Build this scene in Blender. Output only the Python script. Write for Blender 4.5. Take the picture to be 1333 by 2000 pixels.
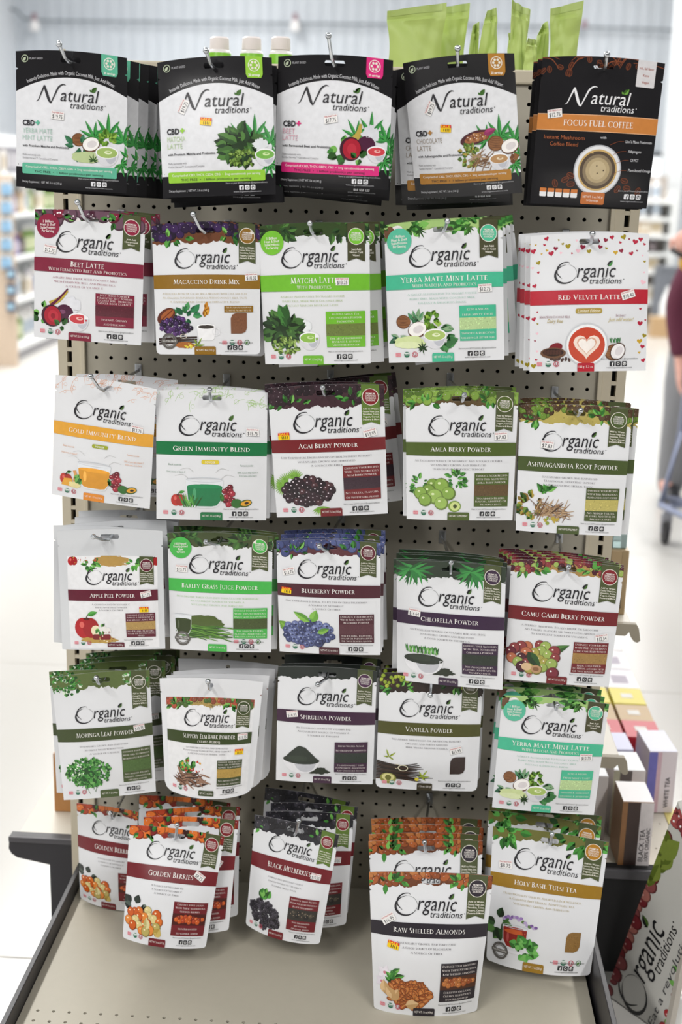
import bpy, bmesh, math, random
import numpy as np
from mathutils import Vector, Matrix
from mathutils.geometry import tessellate_polygon

# ---------------------------------------------------------------- camera, world, lights, exposure
SC = bpy.context.scene
COL = SC.collection
for _o in list(bpy.data.objects):
    bpy.data.objects.remove(_o)
PITCH, YAW, ROLL = 0.2540661, -0.0465211, 0.0284773
FPX = 2537.08
CAM = Vector((0.11175, -2.19692, 1.49371))
_cp, _sp, _cy, _sy = math.cos(PITCH), math.sin(PITCH), math.cos(YAW), math.sin(YAW)
_f = Vector((_sy * _cp, _cy * _cp, -_sp))
_r0 = Vector((_cy, -_sy, 0))
_u0 = _r0.cross(_f)
_r = _r0 * math.cos(ROLL) + _u0 * math.sin(ROLL)
_u = -_r0 * math.sin(ROLL) + _u0 * math.cos(ROLL)
cam_data = bpy.data.cameras.new('camera')
cam_data.sensor_fit = 'VERTICAL'
cam_data.sensor_height = 36.0
cam_data.lens = FPX / 2000.0 * 36.0
cam_data.clip_start = 0.02
cam_data.clip_end = 100
cam_data.dof.use_dof = True
cam_data.dof.focus_distance = 2.05
cam_data.dof.aperture_fstop = 3.2
cam = bpy.data.objects.new('camera', cam_data)
M = Matrix((_r, _u, -_f)).transposed().to_4x4()
M.translation = CAM
cam.matrix_world = M
COL.objects.link(cam)
SC.camera = cam
SC.view_settings.view_transform = 'Standard'
SC.view_settings.look = 'None'
SC.view_settings.gamma = 1.0
SC.view_settings.use_curve_mapping = False
SC.view_settings.exposure = 0.0
try:
    SC.display_settings.display_device = 'sRGB'
except Exception:
    pass

world = bpy.data.worlds.new('store_daylight')
SC.world = world
world.use_nodes = True
_bg = world.node_tree.nodes['Background']
_bg.inputs[0].default_value = (0.96, 0.98, 1.0, 1)
_bg.inputs[1].default_value = 0.02

def area(name, loc, size, power, rot=(0, 0, 0), color=(1, 0.98, 0.95)):
    l = bpy.data.lights.new(name, 'AREA')
    l.shape = 'RECTANGLE'
    l.size, l.size_y = size
    l.energy = power
    l.color = color
    o = bpy.data.objects.new(name, l)
    o.location = loc
    o.rotation_euler = rot
    COL.objects.link(o)
    return o
# the store's ceiling strip lights: a long one over each aisle behind, a shorter one each side in front, one across
for lx, rear, front in ((-2.4, 590, 325), (2.4, 500, 240)):
    area('ceiling_strip_light', (lx, 7.6, 4.6), (0.4, 13.4), rear)
    area('ceiling_strip_light', (lx, -5.4, 4.6), (0.4, 5.0), front)
area('ceiling_strip_light', (0.0, -3.2, 4.6), (7.0, 0.4), 45)

# ---------------------------------------------------------------- helpers
def lin(h):
    h = h.lstrip('#')
    c = [int(h[i:i + 2], 16) / 255 for i in (0, 2, 4)]
    return tuple(x / 12.92 if x <= 0.04045 else ((x + 0.055) / 1.055) ** 2.4 for x in c)

MATS = {}
def mat(name, col='#cccccc', rough=0.5, metal=0.0, noise=0.06, scale=30.0, bump=0.0, coat=0.0, emit=0.0, trans=0.0, spec=0.5):
    if name in MATS:
        return MATS[name]
    m = bpy.data.materials.new(name)
    m.use_nodes = True
    nt = m.node_tree
    b = nt.nodes['Principled BSDF']
    b.inputs['Roughness'].default_value = rough
    b.inputs['Metallic'].default_value = metal
    b.inputs['Coat Weight'].default_value = coat
    b.inputs['Specular IOR Level'].default_value = spec
    b.inputs['Transmission Weight'].default_value = trans
    tc = nt.nodes.new('ShaderNodeTexCoord')
    nz = nt.nodes.new('ShaderNodeTexNoise')
    nz.inputs['Scale'].default_value = scale
    nz.inputs['Detail'].default_value = 3
    nt.links.new(tc.outputs['Object'], nz.inputs['Vector'])
    mx = nt.nodes.new('ShaderNodeMix')
    mx.data_type = 'RGBA'
    c = lin(col)
    mx.inputs[6].default_value = (*[x * (1 - noise) for x in c], 1)
    mx.inputs[7].default_value = (*[min(1, x * (1 + noise)) for x in c], 1)
    nt.links.new(nz.outputs['Fac'], mx.inputs[0])
    nt.links.new(mx.outputs[2], b.inputs['Base Color'])
    if bump:
        bp = nt.nodes.new('ShaderNodeBump')
        bp.inputs['Strength'].default_value = bump
        bp.inputs['Distance'].default_value = 0.002
        nt.links.new(nz.outputs['Fac'], bp.inputs['Height'])
        nt.links.new(bp.outputs['Normal'], b.inputs['Normal'])
    if emit:
        nt.links.new(mx.outputs[2], b.inputs['Emission Color'])
        b.inputs['Emission Strength'].default_value = emit
    MATS[name] = m
    return m

def ink_mat():
    m = bpy.data.materials.new('printed_ink')
    m.use_nodes = True
    nt = m.node_tree
    b = nt.nodes['Principled BSDF']
    b.inputs['Roughness'].default_value = 0.38
    a = nt.nodes.new('ShaderNodeAttribute')
    a.attribute_name = 'ink'
    nz = nt.nodes.new('ShaderNodeTexNoise')
    nz.inputs['Scale'].default_value = 120
    tc = nt.nodes.new('ShaderNodeTexCoord')
    nt.links.new(tc.outputs['Object'], nz.inputs['Vector'])
    mr = nt.nodes.new('ShaderNodeMapRange')
    mr.inputs[3].default_value = 0.9
    mr.inputs[4].default_value = 1.1
    nt.links.new(nz.outputs['Fac'], mr.inputs[0])
    mx = nt.nodes.new('ShaderNodeMix')
    mx.data_type = 'RGBA'
    mx.blend_type = 'MULTIPLY'
    mx.inputs[0].default_value = 1
    nt.links.new(a.outputs['Color'], mx.inputs[6])
    nt.links.new(mr.outputs[0], mx.inputs[7])
    nt.links.new(mx.outputs[2], b.inputs['Base Color'])
    return m
INK = ink_mat()
FILM = mat('white_pouch_film', '#dedfe2', 0.34, 0.0, 0.02, 14, 0.05)
FILM_CLEAR = mat('pearl_pouch_film', '#d3d5d8', 0.28, 0.1, 0.03, 14, 0.08)
FILM_BLACK = mat('black_pouch_film', '#1b1a1d', 0.3, 0.0, 0.15, 20, 0.12)
CHROME = mat('zinc_plated_wire', '#c9ccd0', 0.22, 1.0, 0.05, 80)
BEIGE = mat('beige_painted_steel', '#aea899', 0.5, 0.0, 0.03, 60)
BEIGE2 = mat('beige_upright_paint', '#ccc2ac', 0.45, 0.0, 0.03, 60)
DARK = mat('cavity_shade', '#0b0a0a', 0.9, 0, 0.1)  # near-black colour standing in for the shade inside holes and slots
BLACKM = mat('black_painted_steel', '#242227', 0.42, 0.0, 0.12, 40, 0.03)

def tag(o, label=None, cat=None, group=None, kind=None):
    if label: o['label'] = label
    if cat: o['category'] = cat
    if group: o['group'] = group
    if kind: o['kind'] = kind
    return o
def link(o, parent=None):
    COL.objects.link(o)
    if parent is not None:
        o.parent = parent
    return o
def empty(name, loc=(0, 0, 0), label=None, cat=None, group=None):
    o = bpy.data.objects.new(name, None)
    o.location = loc
    o.empty_display_size = 0.02
    link(o)
    return tag(o, label, cat, group)

class MB:
    """collects simple solids into one mesh"""
    def __init__(s): s.bm = bmesh.new()
    def box(s, lo, hi, bevel=0.0, mtx=None):
        g = bmesh.ops.create_cube(s.bm, size=1)
        vs = g['verts']
        for v in vs:
            v.co = Vector([lo[i] + (v.co[i] + .5) * (hi[i] - lo[i]) for i in range(3)])
            if mtx: v.co = mtx @ v.co
        if bevel:
            es = list({e for v in vs for e in v.link_edges})
            bmesh.ops.bevel(s.bm, geom=es, offset=bevel, segments=2, affect='EDGES', profile=.5)
        return s
    def tube(s, pts, r, n=10, cap=True):
        pts = [Vector(p) for p in pts]
        rr = r if isinstance(r, (list, tuple)) else [r] * len(pts)
        rings = []
        up = Vector((0, 0, 1))
        for i, p in enumerate(pts):
            t = (pts[min(i + 1, len(pts) - 1)] - pts[max(i - 1, 0)]).normalized()
            a = up if abs(t.dot(up)) < .95 else Vector((1, 0, 0))
            x = t.cross(a).normalized(); y = t.cross(x)
            rings.append([s.bm.verts.new(p + (x * math.cos(k * 2 * math.pi / n) + y * math.sin(k * 2 * math.pi / n)) * rr[i]) for k in range(n)])
        for a, b in zip(rings, rings[1:]):
            for k in range(n):
                s.bm.faces.new((a[k], a[(k + 1) % n], b[(k + 1) % n], b[k]))
        if cap:
            s.bm.faces.new(rings[0]); s.bm.faces.new(rings[-1][::-1])
        return s
    def lathe(s, prof, c=(0, 0, 0), n=20):
        c = Vector(c); rings = []
        for r, z in prof:
            if r < 1e-6: rings.append([s.bm.verts.new(c + Vector((0, 0, z)))])
            else: rings.append([s.bm.verts.new(c + Vector((r * math.cos(k * 2 * math.pi / n), r * math.sin(k * 2 * math.pi / n), z))) for k in range(n)])
        for a, b in zip(rings, rings[1:]):
            for k in range(n):
                k2 = (k + 1) % n
                if len(a) == 1 and len(b) == 1: continue
                if len(a) == 1: s.bm.faces.new((a[0], b[k2], b[k]))
                elif len(b) == 1: s.bm.faces.new((a[k], a[k2], b[0]))
                else: s.bm.faces.new((a[k], a[k2], b[k2], b[k]))
        return s
    def ball(s, c, r, sc=(1, 1, 1)):
        g = bmesh.ops.create_uvsphere(s.bm, u_segments=14, v_segments=9, radius=r)
        for v in g['verts']:
            v.co = Vector((v.co.x * sc[0], v.co.y * sc[1], v.co.z * sc[2])) + Vector(c)
        return s
    def prism(s, poly, d, mtx=None):
        """poly: 3D points of one face; d: extrude vector"""
        d = Vector(d)
        a = [s.bm.verts.new(Vector(p)) for p in poly]
        b = [s.bm.verts.new(Vector(p) + d) for p in poly]
        s.bm.faces.new(a); s.bm.faces.new(b[::-1])
        for k in range(len(a)):
            k2 = (k + 1) % len(a)
            s.bm.faces.new((a[k], b[k], b[k2], a[k2]))
        return s
    def build(s, name, m, parent=None, smooth=False, loc=None):
        bmesh.ops.recalc_face_normals(s.bm, faces=s.bm.faces)
        me = bpy.data.meshes.new(name)
        s.bm.to_mesh(me); s.bm.free()
        if smooth:
            me.polygons.foreach_set('use_smooth', [True] * len(me.polygons))
            try: me.set_sharp_from_angle(angle=math.radians(40))
            except Exception: pass
        me.materials.append(m)
        o = bpy.data.objects.new(name, me)
        if loc is not None: o.location = loc
        link(o, parent)
        return o
# ---------------------------------------------------------------- a pixel of the photograph to a point of the place
def _ray(px, py): return _f + _r * ((px - 666.5) / FPX) - _u * ((py - 1000) / FPX)
def atY(px, py, Y):
    d = _ray(px, py); return CAM + d * ((Y - CAM.y) / d.y)
def atX(px, py, X):
    d = _ray(px, py); return CAM + d * ((X - CAM.x) / d.x)
def atZ(px, py, Z):
    d = _ray(px, py); return CAM + d * ((Z - CAM.z) / d.z)

# ---------------------------------------------------------------- the store: floor and walls
FLOORM = mat('polished_store_floor', '#d3d1cd', 0.22, 0, 0.035, 1.2, 0.0)
WALLM = mat('ribbed_white_steel', '#ccd2d9', 0.55, 0, 0.02, 3)
fl = MB().box((-9, -5, -.1), (9, 16.3, 0)).build('floor', FLOORM); tag(fl, kind='structure')
def joints():
    b = MB()
    for k in range(-5, 6): b.box((k * 1.53 - .0025, -5, .0), (k * 1.53 + .0025, 16, .0006))
    for k in range(-2, 11): b.box((-9, k * 1.53 - .0025, .0), (9, k * 1.53 + .0025, .0006))
    return b
tag(joints().build('trim_1', mat('floor_joint_grey', '#bdbab5', .5)), kind='structure')
def ribbed(x0, x1, y, z1):
    bm = bmesh.new(); prof = []; x = x0; p = .165
    while x < x1:
        prof += [(x, 0), (x + p * .72, 0), (x + p * .80, -.022), (x + p * .92, -.022)]; x += p
    lo = [bm.verts.new((a, y + b, 0)) for a, b in prof]; hi = [bm.verts.new((a, y + b, z1)) for a, b in prof]
    for k in range(len(prof) - 1): bm.faces.new((lo[k], lo[k + 1], hi[k + 1], hi[k]))
    m = MB(); m.bm.free(); m.bm = bm
    return m
tag(ribbed(-5.3, 9, 16.0, 6.0).build('wall_back', WALLM), kind='structure')
tag(MB().box((-5.45, -5, 0), (-5.3, 16.1, 6)).build('wall_left', mat('smooth_white_wall', '#dfe3e8', .6, 0, .02, 2)), kind='structure')
tag(MB().box((9.0, -5, 0), (9.15, 16.1, 6)).build('wall_right', mat('smooth_white_wall')), kind='structure')
tag(MB().box((-5.45, -5, 6.0), (9.15, 16.3, 6.1)).build('ceiling', mat('grey_white_ceiling', '#b4b8bc', .7, 0, .03, 2)), kind='structure')
# white column and the window right of it
c0, c1 = atY(1314, 200, 12.6), atY(1350, 200, 12.6)
tag(MB().box((c0.x, 12.6, 0), (c1.x, 12.95, 6), .01).build('trim_2', mat('white_column_paint', '#e9ecee', .5, 0, .02, 2)), kind='structure')
w0, w1 = atY(1262, 297, 15.9), atY(1316, 390, 15.9)
win = MB()
for lo, hi in (((w0.x, 15.86, w0.z - .06), (w1.x, 15.94, w0.z)), ((w0.x, 15.86, w1.z), (w1.x, 15.94, w1.z + .06)), ((w0.x, 15.86, w1.z), (w0.x + .05, 15.94, w0.z)), ((w1.x - .05, 15.86, w1.z), (w1.x, 15.94, w0.z))): win.box(lo, hi, .004)
wf = tag(win.build('window_1', mat('dark_window_frame', '#3c4146', .5)), kind='structure')
MB().box((w0.x + .04, 15.9, w1.z + .04), (w1.x - .04, 15.915, w0.z - .04)).build('pane', mat('daylight_pane', '#f4f8fb', .3, emit=1.0, noise=.02), wf)

# pipe along the back wall with its small lamps
pp = [atY(-20, 8, 15.85), atY(32, 20, 15.85), atY(46, 36, 15.85), atY(80, 40, 15.85), atY(577, 46, 15.85), atY(1150, 53, 15.85), atY(1400, 62, 15.85)]
tag(MB().tube(pp, .016, 8).build('conduit_pipe', mat('grey_pipe', '#7d858c', .5), None, True), 'thin grey conduit pipe running along the ribbed back wall', 'pipe')
for px, py, lab in ((67, 40, 'small lamp on the wall pipe near the left corner'), (577, 40, 'small pink and white lamp hanging mid-way on the wall pipe'), (1142, 54, 'small dark lamp on the wall pipe right of the green pouches')):
    p = atY(px, py, 15.8); e = empty('wall_lamp', p, lab, 'lamp')
    MB().lathe([(0, .09), (.03, .09), (.035, .02), (.05, .0), (.02, -.0), (0, 0)], n=14).build('lamp_housing', mat('dusky_pink_lamp', '#9a7a84' if px != 1142 else '#9a7a84', .5), e, True)
    if px != 1142: MB().lathe([(0, .0), (.05, .0), (.07, -.1), (.055, -.13), (0, -.135)], n=14).build('lamp_shade', mat('white_lamp_glass', '#f0eeee', .35), e, True)

# ---------------------------------------------------------------- the end-cap display: pegboard, uprights, deck
HX0, HZ0, IN = -.418 + .0, 1.433, .0254
DECK = .19
gon = empty('endcap_display', (0, 0, 0), 'beige pegboard end-cap display on slotted uprights with a bottom deck', 'display stand')
def holed(us, vs, lo, hi, r, P, depth):
    """plate with octagonal holes on a square lattice; us, vs: hole centres; P(u, v, d) -> point"""
    V, F, ix = [], [], {}
    def vid(u, v, d=0):
        k = (round(u, 5), round(v, 5), d)
        if k not in ix: ix[k] = len(V); V.append(P(u, v, d))
        return ix[k]
    ub = [lo[0]] + [(a + b) / 2 for a, b in zip(us, us[1:])] + [hi[0]]
    vb = [lo[1]] + [(a + b) / 2 for a, b in zip(vs, vs[1:])] + [hi[1]]
    for i, u in enumerate(us):
        for j, v in enumerate(vs):
            a, b, c, d = ub[i], ub[i + 1], vb[j], vb[j + 1]
            out = [(b, v), (b, d), (u, d), (a, d), (a, v), (a, c), (u, c), (b, c)]
            inn = [(u + r * math.cos(k * .7854), v + r * math.sin(k * .7854)) for k in range(8)]
            for k in range(8):
                k2 = (k + 1) % 8
                F.append((vid(*out[k]), vid(*out[k2]), vid(*inn[k2]), vid(*inn[k])))
                F.append((vid(*inn[k]), vid(*inn[k2]), vid(*inn[k2], depth), vid(*inn[k], depth)))
    return V, F
def plate(name, V, F, m, parent):
    me = bpy.data.meshes.new(name); me.from_pydata(V, [], F); me.materials.append(m)
    return link(bpy.data.objects.new(name, me), parent)
us = [HX0 + IN * k for k in range(34)]; vs = [HZ0 + IN * k for k in range(-48, 9)]
V, F = holed(us, vs, (-.4415, DECK), (.4415, 1.650), .0033, lambda u, v, d: (u, d, v), .003)
plate('pegboard', V, F, BEIGE, gon)
MB().box((-.4415, .012, .02), (.4415, .016, 1.65)).build('hole_shade_sheet', DARK, gon)  # dark sheet added to paint the shade behind the peg holes
MB().box((-.447, -.007, 1.641), (.447, .03, 1.663), .003).build('top_cap', BEIGE2, gon)
for sx in (-1, 1):
    b = MB(); x = sx * .463
    b.box((x - .0195, -.006, .02), (x - .0042, .03, 1.665)); b.box((x + .0042, -.006, .02), (x + .0195, .03, 1.665))
    for k in range(-50, 10):
        z = HZ0 + IN * (k + .5); b.box((x - .0045, -.006, z - .0033), (x + .0045, .0, z + .0033))
    b.box((x - .0195, .012, .02), (x + .0195, .03, 1.665))
    up = b.build('upright', BEIGE2, gon)
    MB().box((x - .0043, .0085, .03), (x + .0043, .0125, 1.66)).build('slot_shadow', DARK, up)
    x2 = sx * .4435 - sx * .004
    MB().box((x2 - .0035, -.009, .2), (x2 + .0035, .0, 1.645), .001).build('edge_trim', BEIGE2, gon)
# deck with two rows of perforations near its front
us = [-.4328 + IN * k for k in range(35)]
V, F = holed(us, [-.4940, -.4686, -.4430, -.4176], (-.458, -.52), (.458, -.405), .0029, lambda u, v, d: (u, v, DECK - d), .003)
plate('deck_front', V, F, BEIGE, gon)
MB().box((-.458, -.405, DECK - .02), (.458, .0, DECK)).build('deck', BEIGE, gon)
MB().box((-.458, -.52, DECK - .03), (.458, -.40, DECK - .004)).build('deck_hole_shade', DARK, gon)  # dark sheet under the front perforations, their shade put into its colour
MB().box((-.468, -.524, DECK - .06), (.468, -.519, DECK), .001).build('deck_nosing', BEIGE2, gon)
MB().box((-.45, -.49, 0), (.45, -.47, DECK - .03)).build('kick_plate', BLACKM, gon)
for sx in (-1, 1):
    xi = .459 if sx < 0 else .4645
    zt = .222 if sx < 0 else .258
    MB().box((min(sx * xi, sx * (xi + .009)), -.53, .0), (max(sx * xi, sx * (xi + .009)), -.012, zt), .0012).build('side_rail', BLACKM, gon)

# the gondola run behind the end cap, with its side bases and shelves
run = empty('gondola_run', (0, .05, 0), 'long beige shelving run stretching back behind the pegboard end', 'shelving')
def rp(m, name, mt, par=run): 
    o = m.build(name, mt, par); o.location = (0, -.05, 0); return o
rp(MB().box((-.42, .034, .0), (.42, 2.6, 1.655), .004), 'run_body', BEIGE)
SIDEDECK = mat('pale_deck_paint', '#dcd6c9', .4, 0, .02, 40)
us = [.508 + IN * k for k in range(8)]; vs_ = [.06 + 2 * IN * k for k in range(48)]
V, F = holed(us, vs_, (.4855, .036), (.70, 2.5), .0025, lambda u, v, d: (u, v, .245 - d), .003)
o = plate('side_deck', V, F, SIDEDECK, run); o.location = (0, -.05, 0)
rp(MB().box((.4855, .036, .225), (.70, 2.5, .2415)), 'deck_hole_shade', DARK)  # painted shade below the side deck's holes
rp(MB().box((.678, .04, .2455), (.70, 2.5, .2475)), 'price_strip', mat('yellow_price_strip', '#d8c97c', .5))
rp(MB().box((.4855, .016, .03), (.70, .036, .252), .002), 'end_panel', mat('black_end_panel', '#0d0c0e', .7, 0, .1))
rp(MB().box((.4855, .0085, .232), (.70, .016, .252), .002), 'end_lip', mat('grey_black_lip', '#4a484c', .45))
rp(MB().box((-.606, .036, .215), (-.4855, 2.5, .232), .002), 'side_deck', SIDEDECK)
pl = [(-.6085, .252), (-.4855, .252), (-.4855, .0), (-.532, .0), (-.532, .196), (-.595, .208), (-.606, .216), (-.611, .226)]
rp(MB().prism([(x, .016, z) for x, z in pl], (0, .02, 0)), 'base_bracket', BLACKM)
rp(MB().box((-.609, .010, .243), (-.4855, .016, .2535), .001), 'bracket_lip', mat('grey_black_lip'))
for z, x1, y1 in ((.739, .530, 1.2), (.483, .530, .42)):
    rp(MB().box((.4855, .012, z - .016), (x1, y1, z), .0015), 'side_shelf', SIDEDECK)
    pl = [(.484, z), (x1 + .008, z), (x1 + .013, z - .008), (x1 + .017, z - .03), (x1 + .012, z - .034), (x1 + .006, z - .032), (x1, z - .024), (x1 - .003, z - .014), (x1 - .010, z - .022), (.484, z - .022)]
    rp(MB().prism([(x, .0, zz) for x, zz in pl], (0, .011, 0)), 'shelf_bracket', mat('taupe_bracket', '#a39a88', .5))
# ---------------------------------------------------------------- printed artwork in the plane of a pouch
def clip(poly, a, b, c):
    out = []
    n = len(poly)
    for i in range(n):
        p, q = poly[i], poly[(i + 1) % n]
        dp = a * p[0] + b * p[1] + c; dq = a * q[0] + b * q[1] + c
        if dp >= 0: out.append(p)
        if (dp > 0 and dq < 0) or (dp < 0 and dq > 0):
            t = dp / (dp - dq)
            out.append((p[0] + (q[0] - p[0]) * t, p[1] + (q[1] - p[1]) * t))
    return out
def area2(p):
    return sum(p[i][0] * p[(i + 1) % len(p)][1] - p[(i + 1) % len(p)][0] * p[i][1] for i in range(len(p)))
def subtract(polys, hole):
    """polys minus convex hole (ccw)"""
    hx = [p[0] for p in hole]; hy = [p[1] for p in hole]
    res = []
    for P in polys:
        if max(p[0] for p in P) <= min(hx) or min(p[0] for p in P) >= max(hx) or max(p[1] for p in P) <= min(hy) or min(p[1] for p in P) >= max(hy):
            res.append(P); continue
        rest = P
        for i in range(len(hole)):
            (x0, y0), (x1, y1) = hole[i], hole[(i + 1) % len(hole)]
            a, b = (y0 - y1), (x1 - x0); c = -(a * x0 + b * y0)
            o = clip(rest, -a, -b, -c)
            if len(o) > 2 and abs(area2(o)) > 1e-10: res.append(o)
            rest = clip(rest, a, b, c)
            if len(rest) < 3: break
    return res

_CUR = bpy.data.curves.new('lettering', 'FONT')
_CUR.resolution_u = 2
_OB = bpy.data.objects.new('lettering', _CUR)
_TXT = {}
def glyphs(s, off=0.0):
    k = (s, off)
    if k not in _TXT:
        _CUR.body = s
        _CUR.offset = off
        me = _OB.to_mesh()
        v = np.zeros(len(me.vertices) * 3); me.vertices.foreach_get('co', v)
        f = [tuple(p.vertices) for p in me.polygons]
        _TXT[k] = (v.reshape(-1, 3)[:, :2].copy(), f)
        _OB.to_mesh_clear()
    return _TXT[k]

# roman capitals with serifs, drawn as strokes: L = line (x0,y0,x1,y1,w), A = ring arc (cx,cy,rx,ry,a0,a1)
_T, _t = .125, .05
def _L(*a): return ('L',) + a
def _A(*a): return ('A',) + a
def _sf(x, y): return ('L', x - .13, y, x + .13, y, .045)
ROMAN = {
 'A': (.78, [_L(.08, 0, .39, 1, _t), _L(.39, 1, .70, 0, _T), _L(.2, .36, .58, .36, _t), _sf(.08, .02), _sf(.7, .02)]),
 'B': (.62, [_L(.16, 0, .16, 1, _T), _A(.22, .76, .30, .25, -90, 90), _A(.22, .27, .36, .28, -90, 90), _L(.04, .02, .26, .02, .045), _L(.04, .98, .26, .98, .045)]),
 'C': (.78, [_A(.45, .5, .40, .52, 48, 312), _L(.72, .74, .72, .94, .05), _L(.72, .06, .72, .26, .04)]),
 'D': (.82, [_L(.16, 0, .16, 1, _T), _A(.26, .5, .50, .5, -90, 90), _L(.04, .02, .3, .02, .045), _L(.04, .98, .3, .98, .045)]),
 'E': (.56, [_L(.16, 0, .16, 1, _T), _L(.04, .97, .5, .97, _t), _L(.16, .52, .44, .52, _t), _L(.04, .03, .53, .03, _t), _L(.49, .82, .49, 1, .04), _L(.52, 0, .52, .2, .04)]),
 'F': (.52, [_L(.16, 0, .16, 1, _T), _L(.04, .97, .5, .97, _t), _L(.16, .52, .44, .52, _t), _sf(.16, .02), _L(.49, .82, .49, 1, .04)]),
 'G': (.82, [_A(.45, .5, .40, .52, 48, 318), _L(.7, .02, .7, .42, _T), _L(.56, .43, .82, .43, .045), _L(.72, .74, .72, .94, .05)]),
 'H': (.84, [_L(.16, 0, .16, 1, _T), _L(.68, 0, .68, 1, _T), _L(.16, .52, .68, .52, _t), _sf(.16, .02), _sf(.16, .98), _sf(.68, .02), _sf(.68, .98)]),
 'I': (.34, [_L(.17, 0, .17, 1, _T), _sf(.17, .02), _sf(.17, .98)]),
 'J': (.38, [_L(.2, .05, .2, 1, _T), _A(.06, -.02, .2, .2, 270, 360), _sf(.2, .98)]),
 'K': (.72, [_L(.16, 0, .16, 1, _T), _L(.2, .48, .58, .98, _t), _L(.24, .52, .68, 0, _T), _sf(.16, .02), _sf(.16, .98), _sf(.58, .98), _sf(.66, .02)]),
 'L': (.54, [_L(.16, 0, .16, 1, _T), _L(.04, .03, .52, .03, _t), _sf(.16, .98), _L(.51, 0, .51, .2, .04)]),
 'M': (.94, [_L(.12, 0, .18, 1, _t), _L(.18, 1, .47, .02, _T), _L(.47, .02, .76, 1, _t), _L(.76, 1, .82, 0, _T), _sf(.12, .02), _sf(.82, .02)]),
 'N': (.84, [_L(.15, 0, .15, 1, _t), _L(.15, 1, .69, 0, _T), _L(.69, 0, .69, 1, _t), _sf(.15, .02), _sf(.12, .98), _sf(.69, .98)]),
 'O': (.88, [_A(.44, .5, .41, .52, 0, 360)]),
 'P': (.58, [_L(.16, 0, .16, 1, _T), _A(.22, .73, .34, .27, -90, 90), _sf(.16, .02), _L(.04, .98, .24, .98, .045)]),
 'Q': (.88, [_A(.44, .5, .41, .52, 0, 360), _L(.44, .06, .86, -.22, .09)]),
 'R': (.66, [_L(.16, 0, .16, 1, _T), _A(.22, .74, .32, .26, -90, 90), _L(.3, .48, .62, 0, _T), _sf(.16, .02), _L(.04, .98, .24, .98, .045)]),
 'S': (.50, [_A(.25, .755, .21, .255, 50, 262), _A(.25, .255, .23, .275, -130, 82), _L(.22, .56, .29, .47, .13)]),
 'T': (.68, [_L(.34, 0, .34, 1, _T), _L(.04, .97, .64, .97, _t), _sf(.34, .02), _L(.05, .82, .05, 1, .04), _L(.63, .82, .63, 1, .04)]),
 'U': (.80, [_L(.15, .3, .15, 1, _T), _L(.65, .3, .65, 1, _t), _A(.4, .32, .32, .34, 180, 360), _sf(.15, .98), _sf(.65, .98)]),
 'V': (.76, [_L(.08, 1, .38, 0, _T), _L(.38, 0, .68, 1, _t), _sf(.08, .98), _sf(.68, .98)]),
 'W': (1.06, [_L(.08, 1, .32, 0, _T), _L(.32, 0, .53, 1, _t), _L(.53, 1, .76, 0, _T), _L(.76, 0, .98, 1, _t), _sf(.08, .98), _sf(.5, .98), _sf(.98, .98)]),
 'X': (.74, [_L(.1, 1, .64, 0, _T), _L(.1, 0, .62, 1, _t), _sf(.1, .02), _sf(.1, .98), _sf(.64, .02), _sf(.62, .98)]),
 'Y': (.70, [_L(.35, 0, .35, .48, _T), _L(.06, 1, .35, .45, _T), _L(.35, .45, .64, 1, _t), _sf(.35, .02), _sf(.06, .98), _sf(.64, .98)]),
 'Z': (.66, [_L(.1, .97, .58, .97, _t), _L(.58, .97, .08, .03, _T), _L(.06, .03, .62, .03, _t)]),
 '&': (.8, [_A(.34, .77, .19, .24, 0, 360), _A(.32, .27, .28, .28, 90, 330), _L(.26, .62, .74, 0, _T), _L(.5, .12, .68, .5, _t)]),
 ',': (.24, [_L(.12, .08, .06, -.14, .1)]), '.': (.24, [_L(.12, 0, .12, .12, .12)]), '-': (.4, [_L(.06, .4, .34, .4, _t)]),
}
_RC = {}
def roman_char(ch):
    if ch not in _RC:
        if ch not in ROMAN:
            V, F = glyphs(ch)
            if len(V): _RC[ch] = ((V[:, 0].max() + .06) / .682, V / .682, F)
            else: _RC[ch] = (.3, np.zeros((0, 2)), [])
            return _RC[ch]
        adv, st = ROMAN[ch]
        V, F = [], []
        for s in st:
            if s[0] == 'L':
                x0, y0, x1, y1, w = s[1:]
                d = math.hypot(x1 - x0, y1 - y0) or 1
                if abs(y1 - y0) < 1e-6: nx, ny = 0, w / 2
                else: nx, ny = w / 2, 0          # horizontal terminals
                k = len(V)
                V += [(x0 - nx, y0 - ny), (x0 + nx, y0 + ny), (x1 + nx, y1 + ny), (x1 - nx, y1 - ny)]
                F.append((k, k + 1, k + 2, k + 3))
            else:
                cx, cy, rx, ry, a0, a1 = s[1:]
                n = max(5, int(abs(a1 - a0) / 28))
                k = len(V)
                for i in range(n + 1):
                    a = math.radians(a0 + (a1 - a0) * i / n)
                    c, q = math.cos(a), math.sin(a)
                    V += [(cx + rx * c, cy + ry * q), (cx + (rx - _T) * c, cy + (ry - _t) * q)]
                for i in range(n):
                    F.append((k + 2 * i, k + 2 * i + 2, k + 2 * i + 3, k + 2 * i + 1))
        F = [f if area2([V[i] for i in f]) > 0 else f[::-1] for f in F]
        _RC[ch] = (adv, np.array(V).reshape(-1, 2), F)
    return _RC[ch]

_LC = {}
def C3(c):
    if isinstance(c, tuple): return c
    if c not in _LC: _LC[c] = lin(c)
    return _LC[c]

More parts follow.
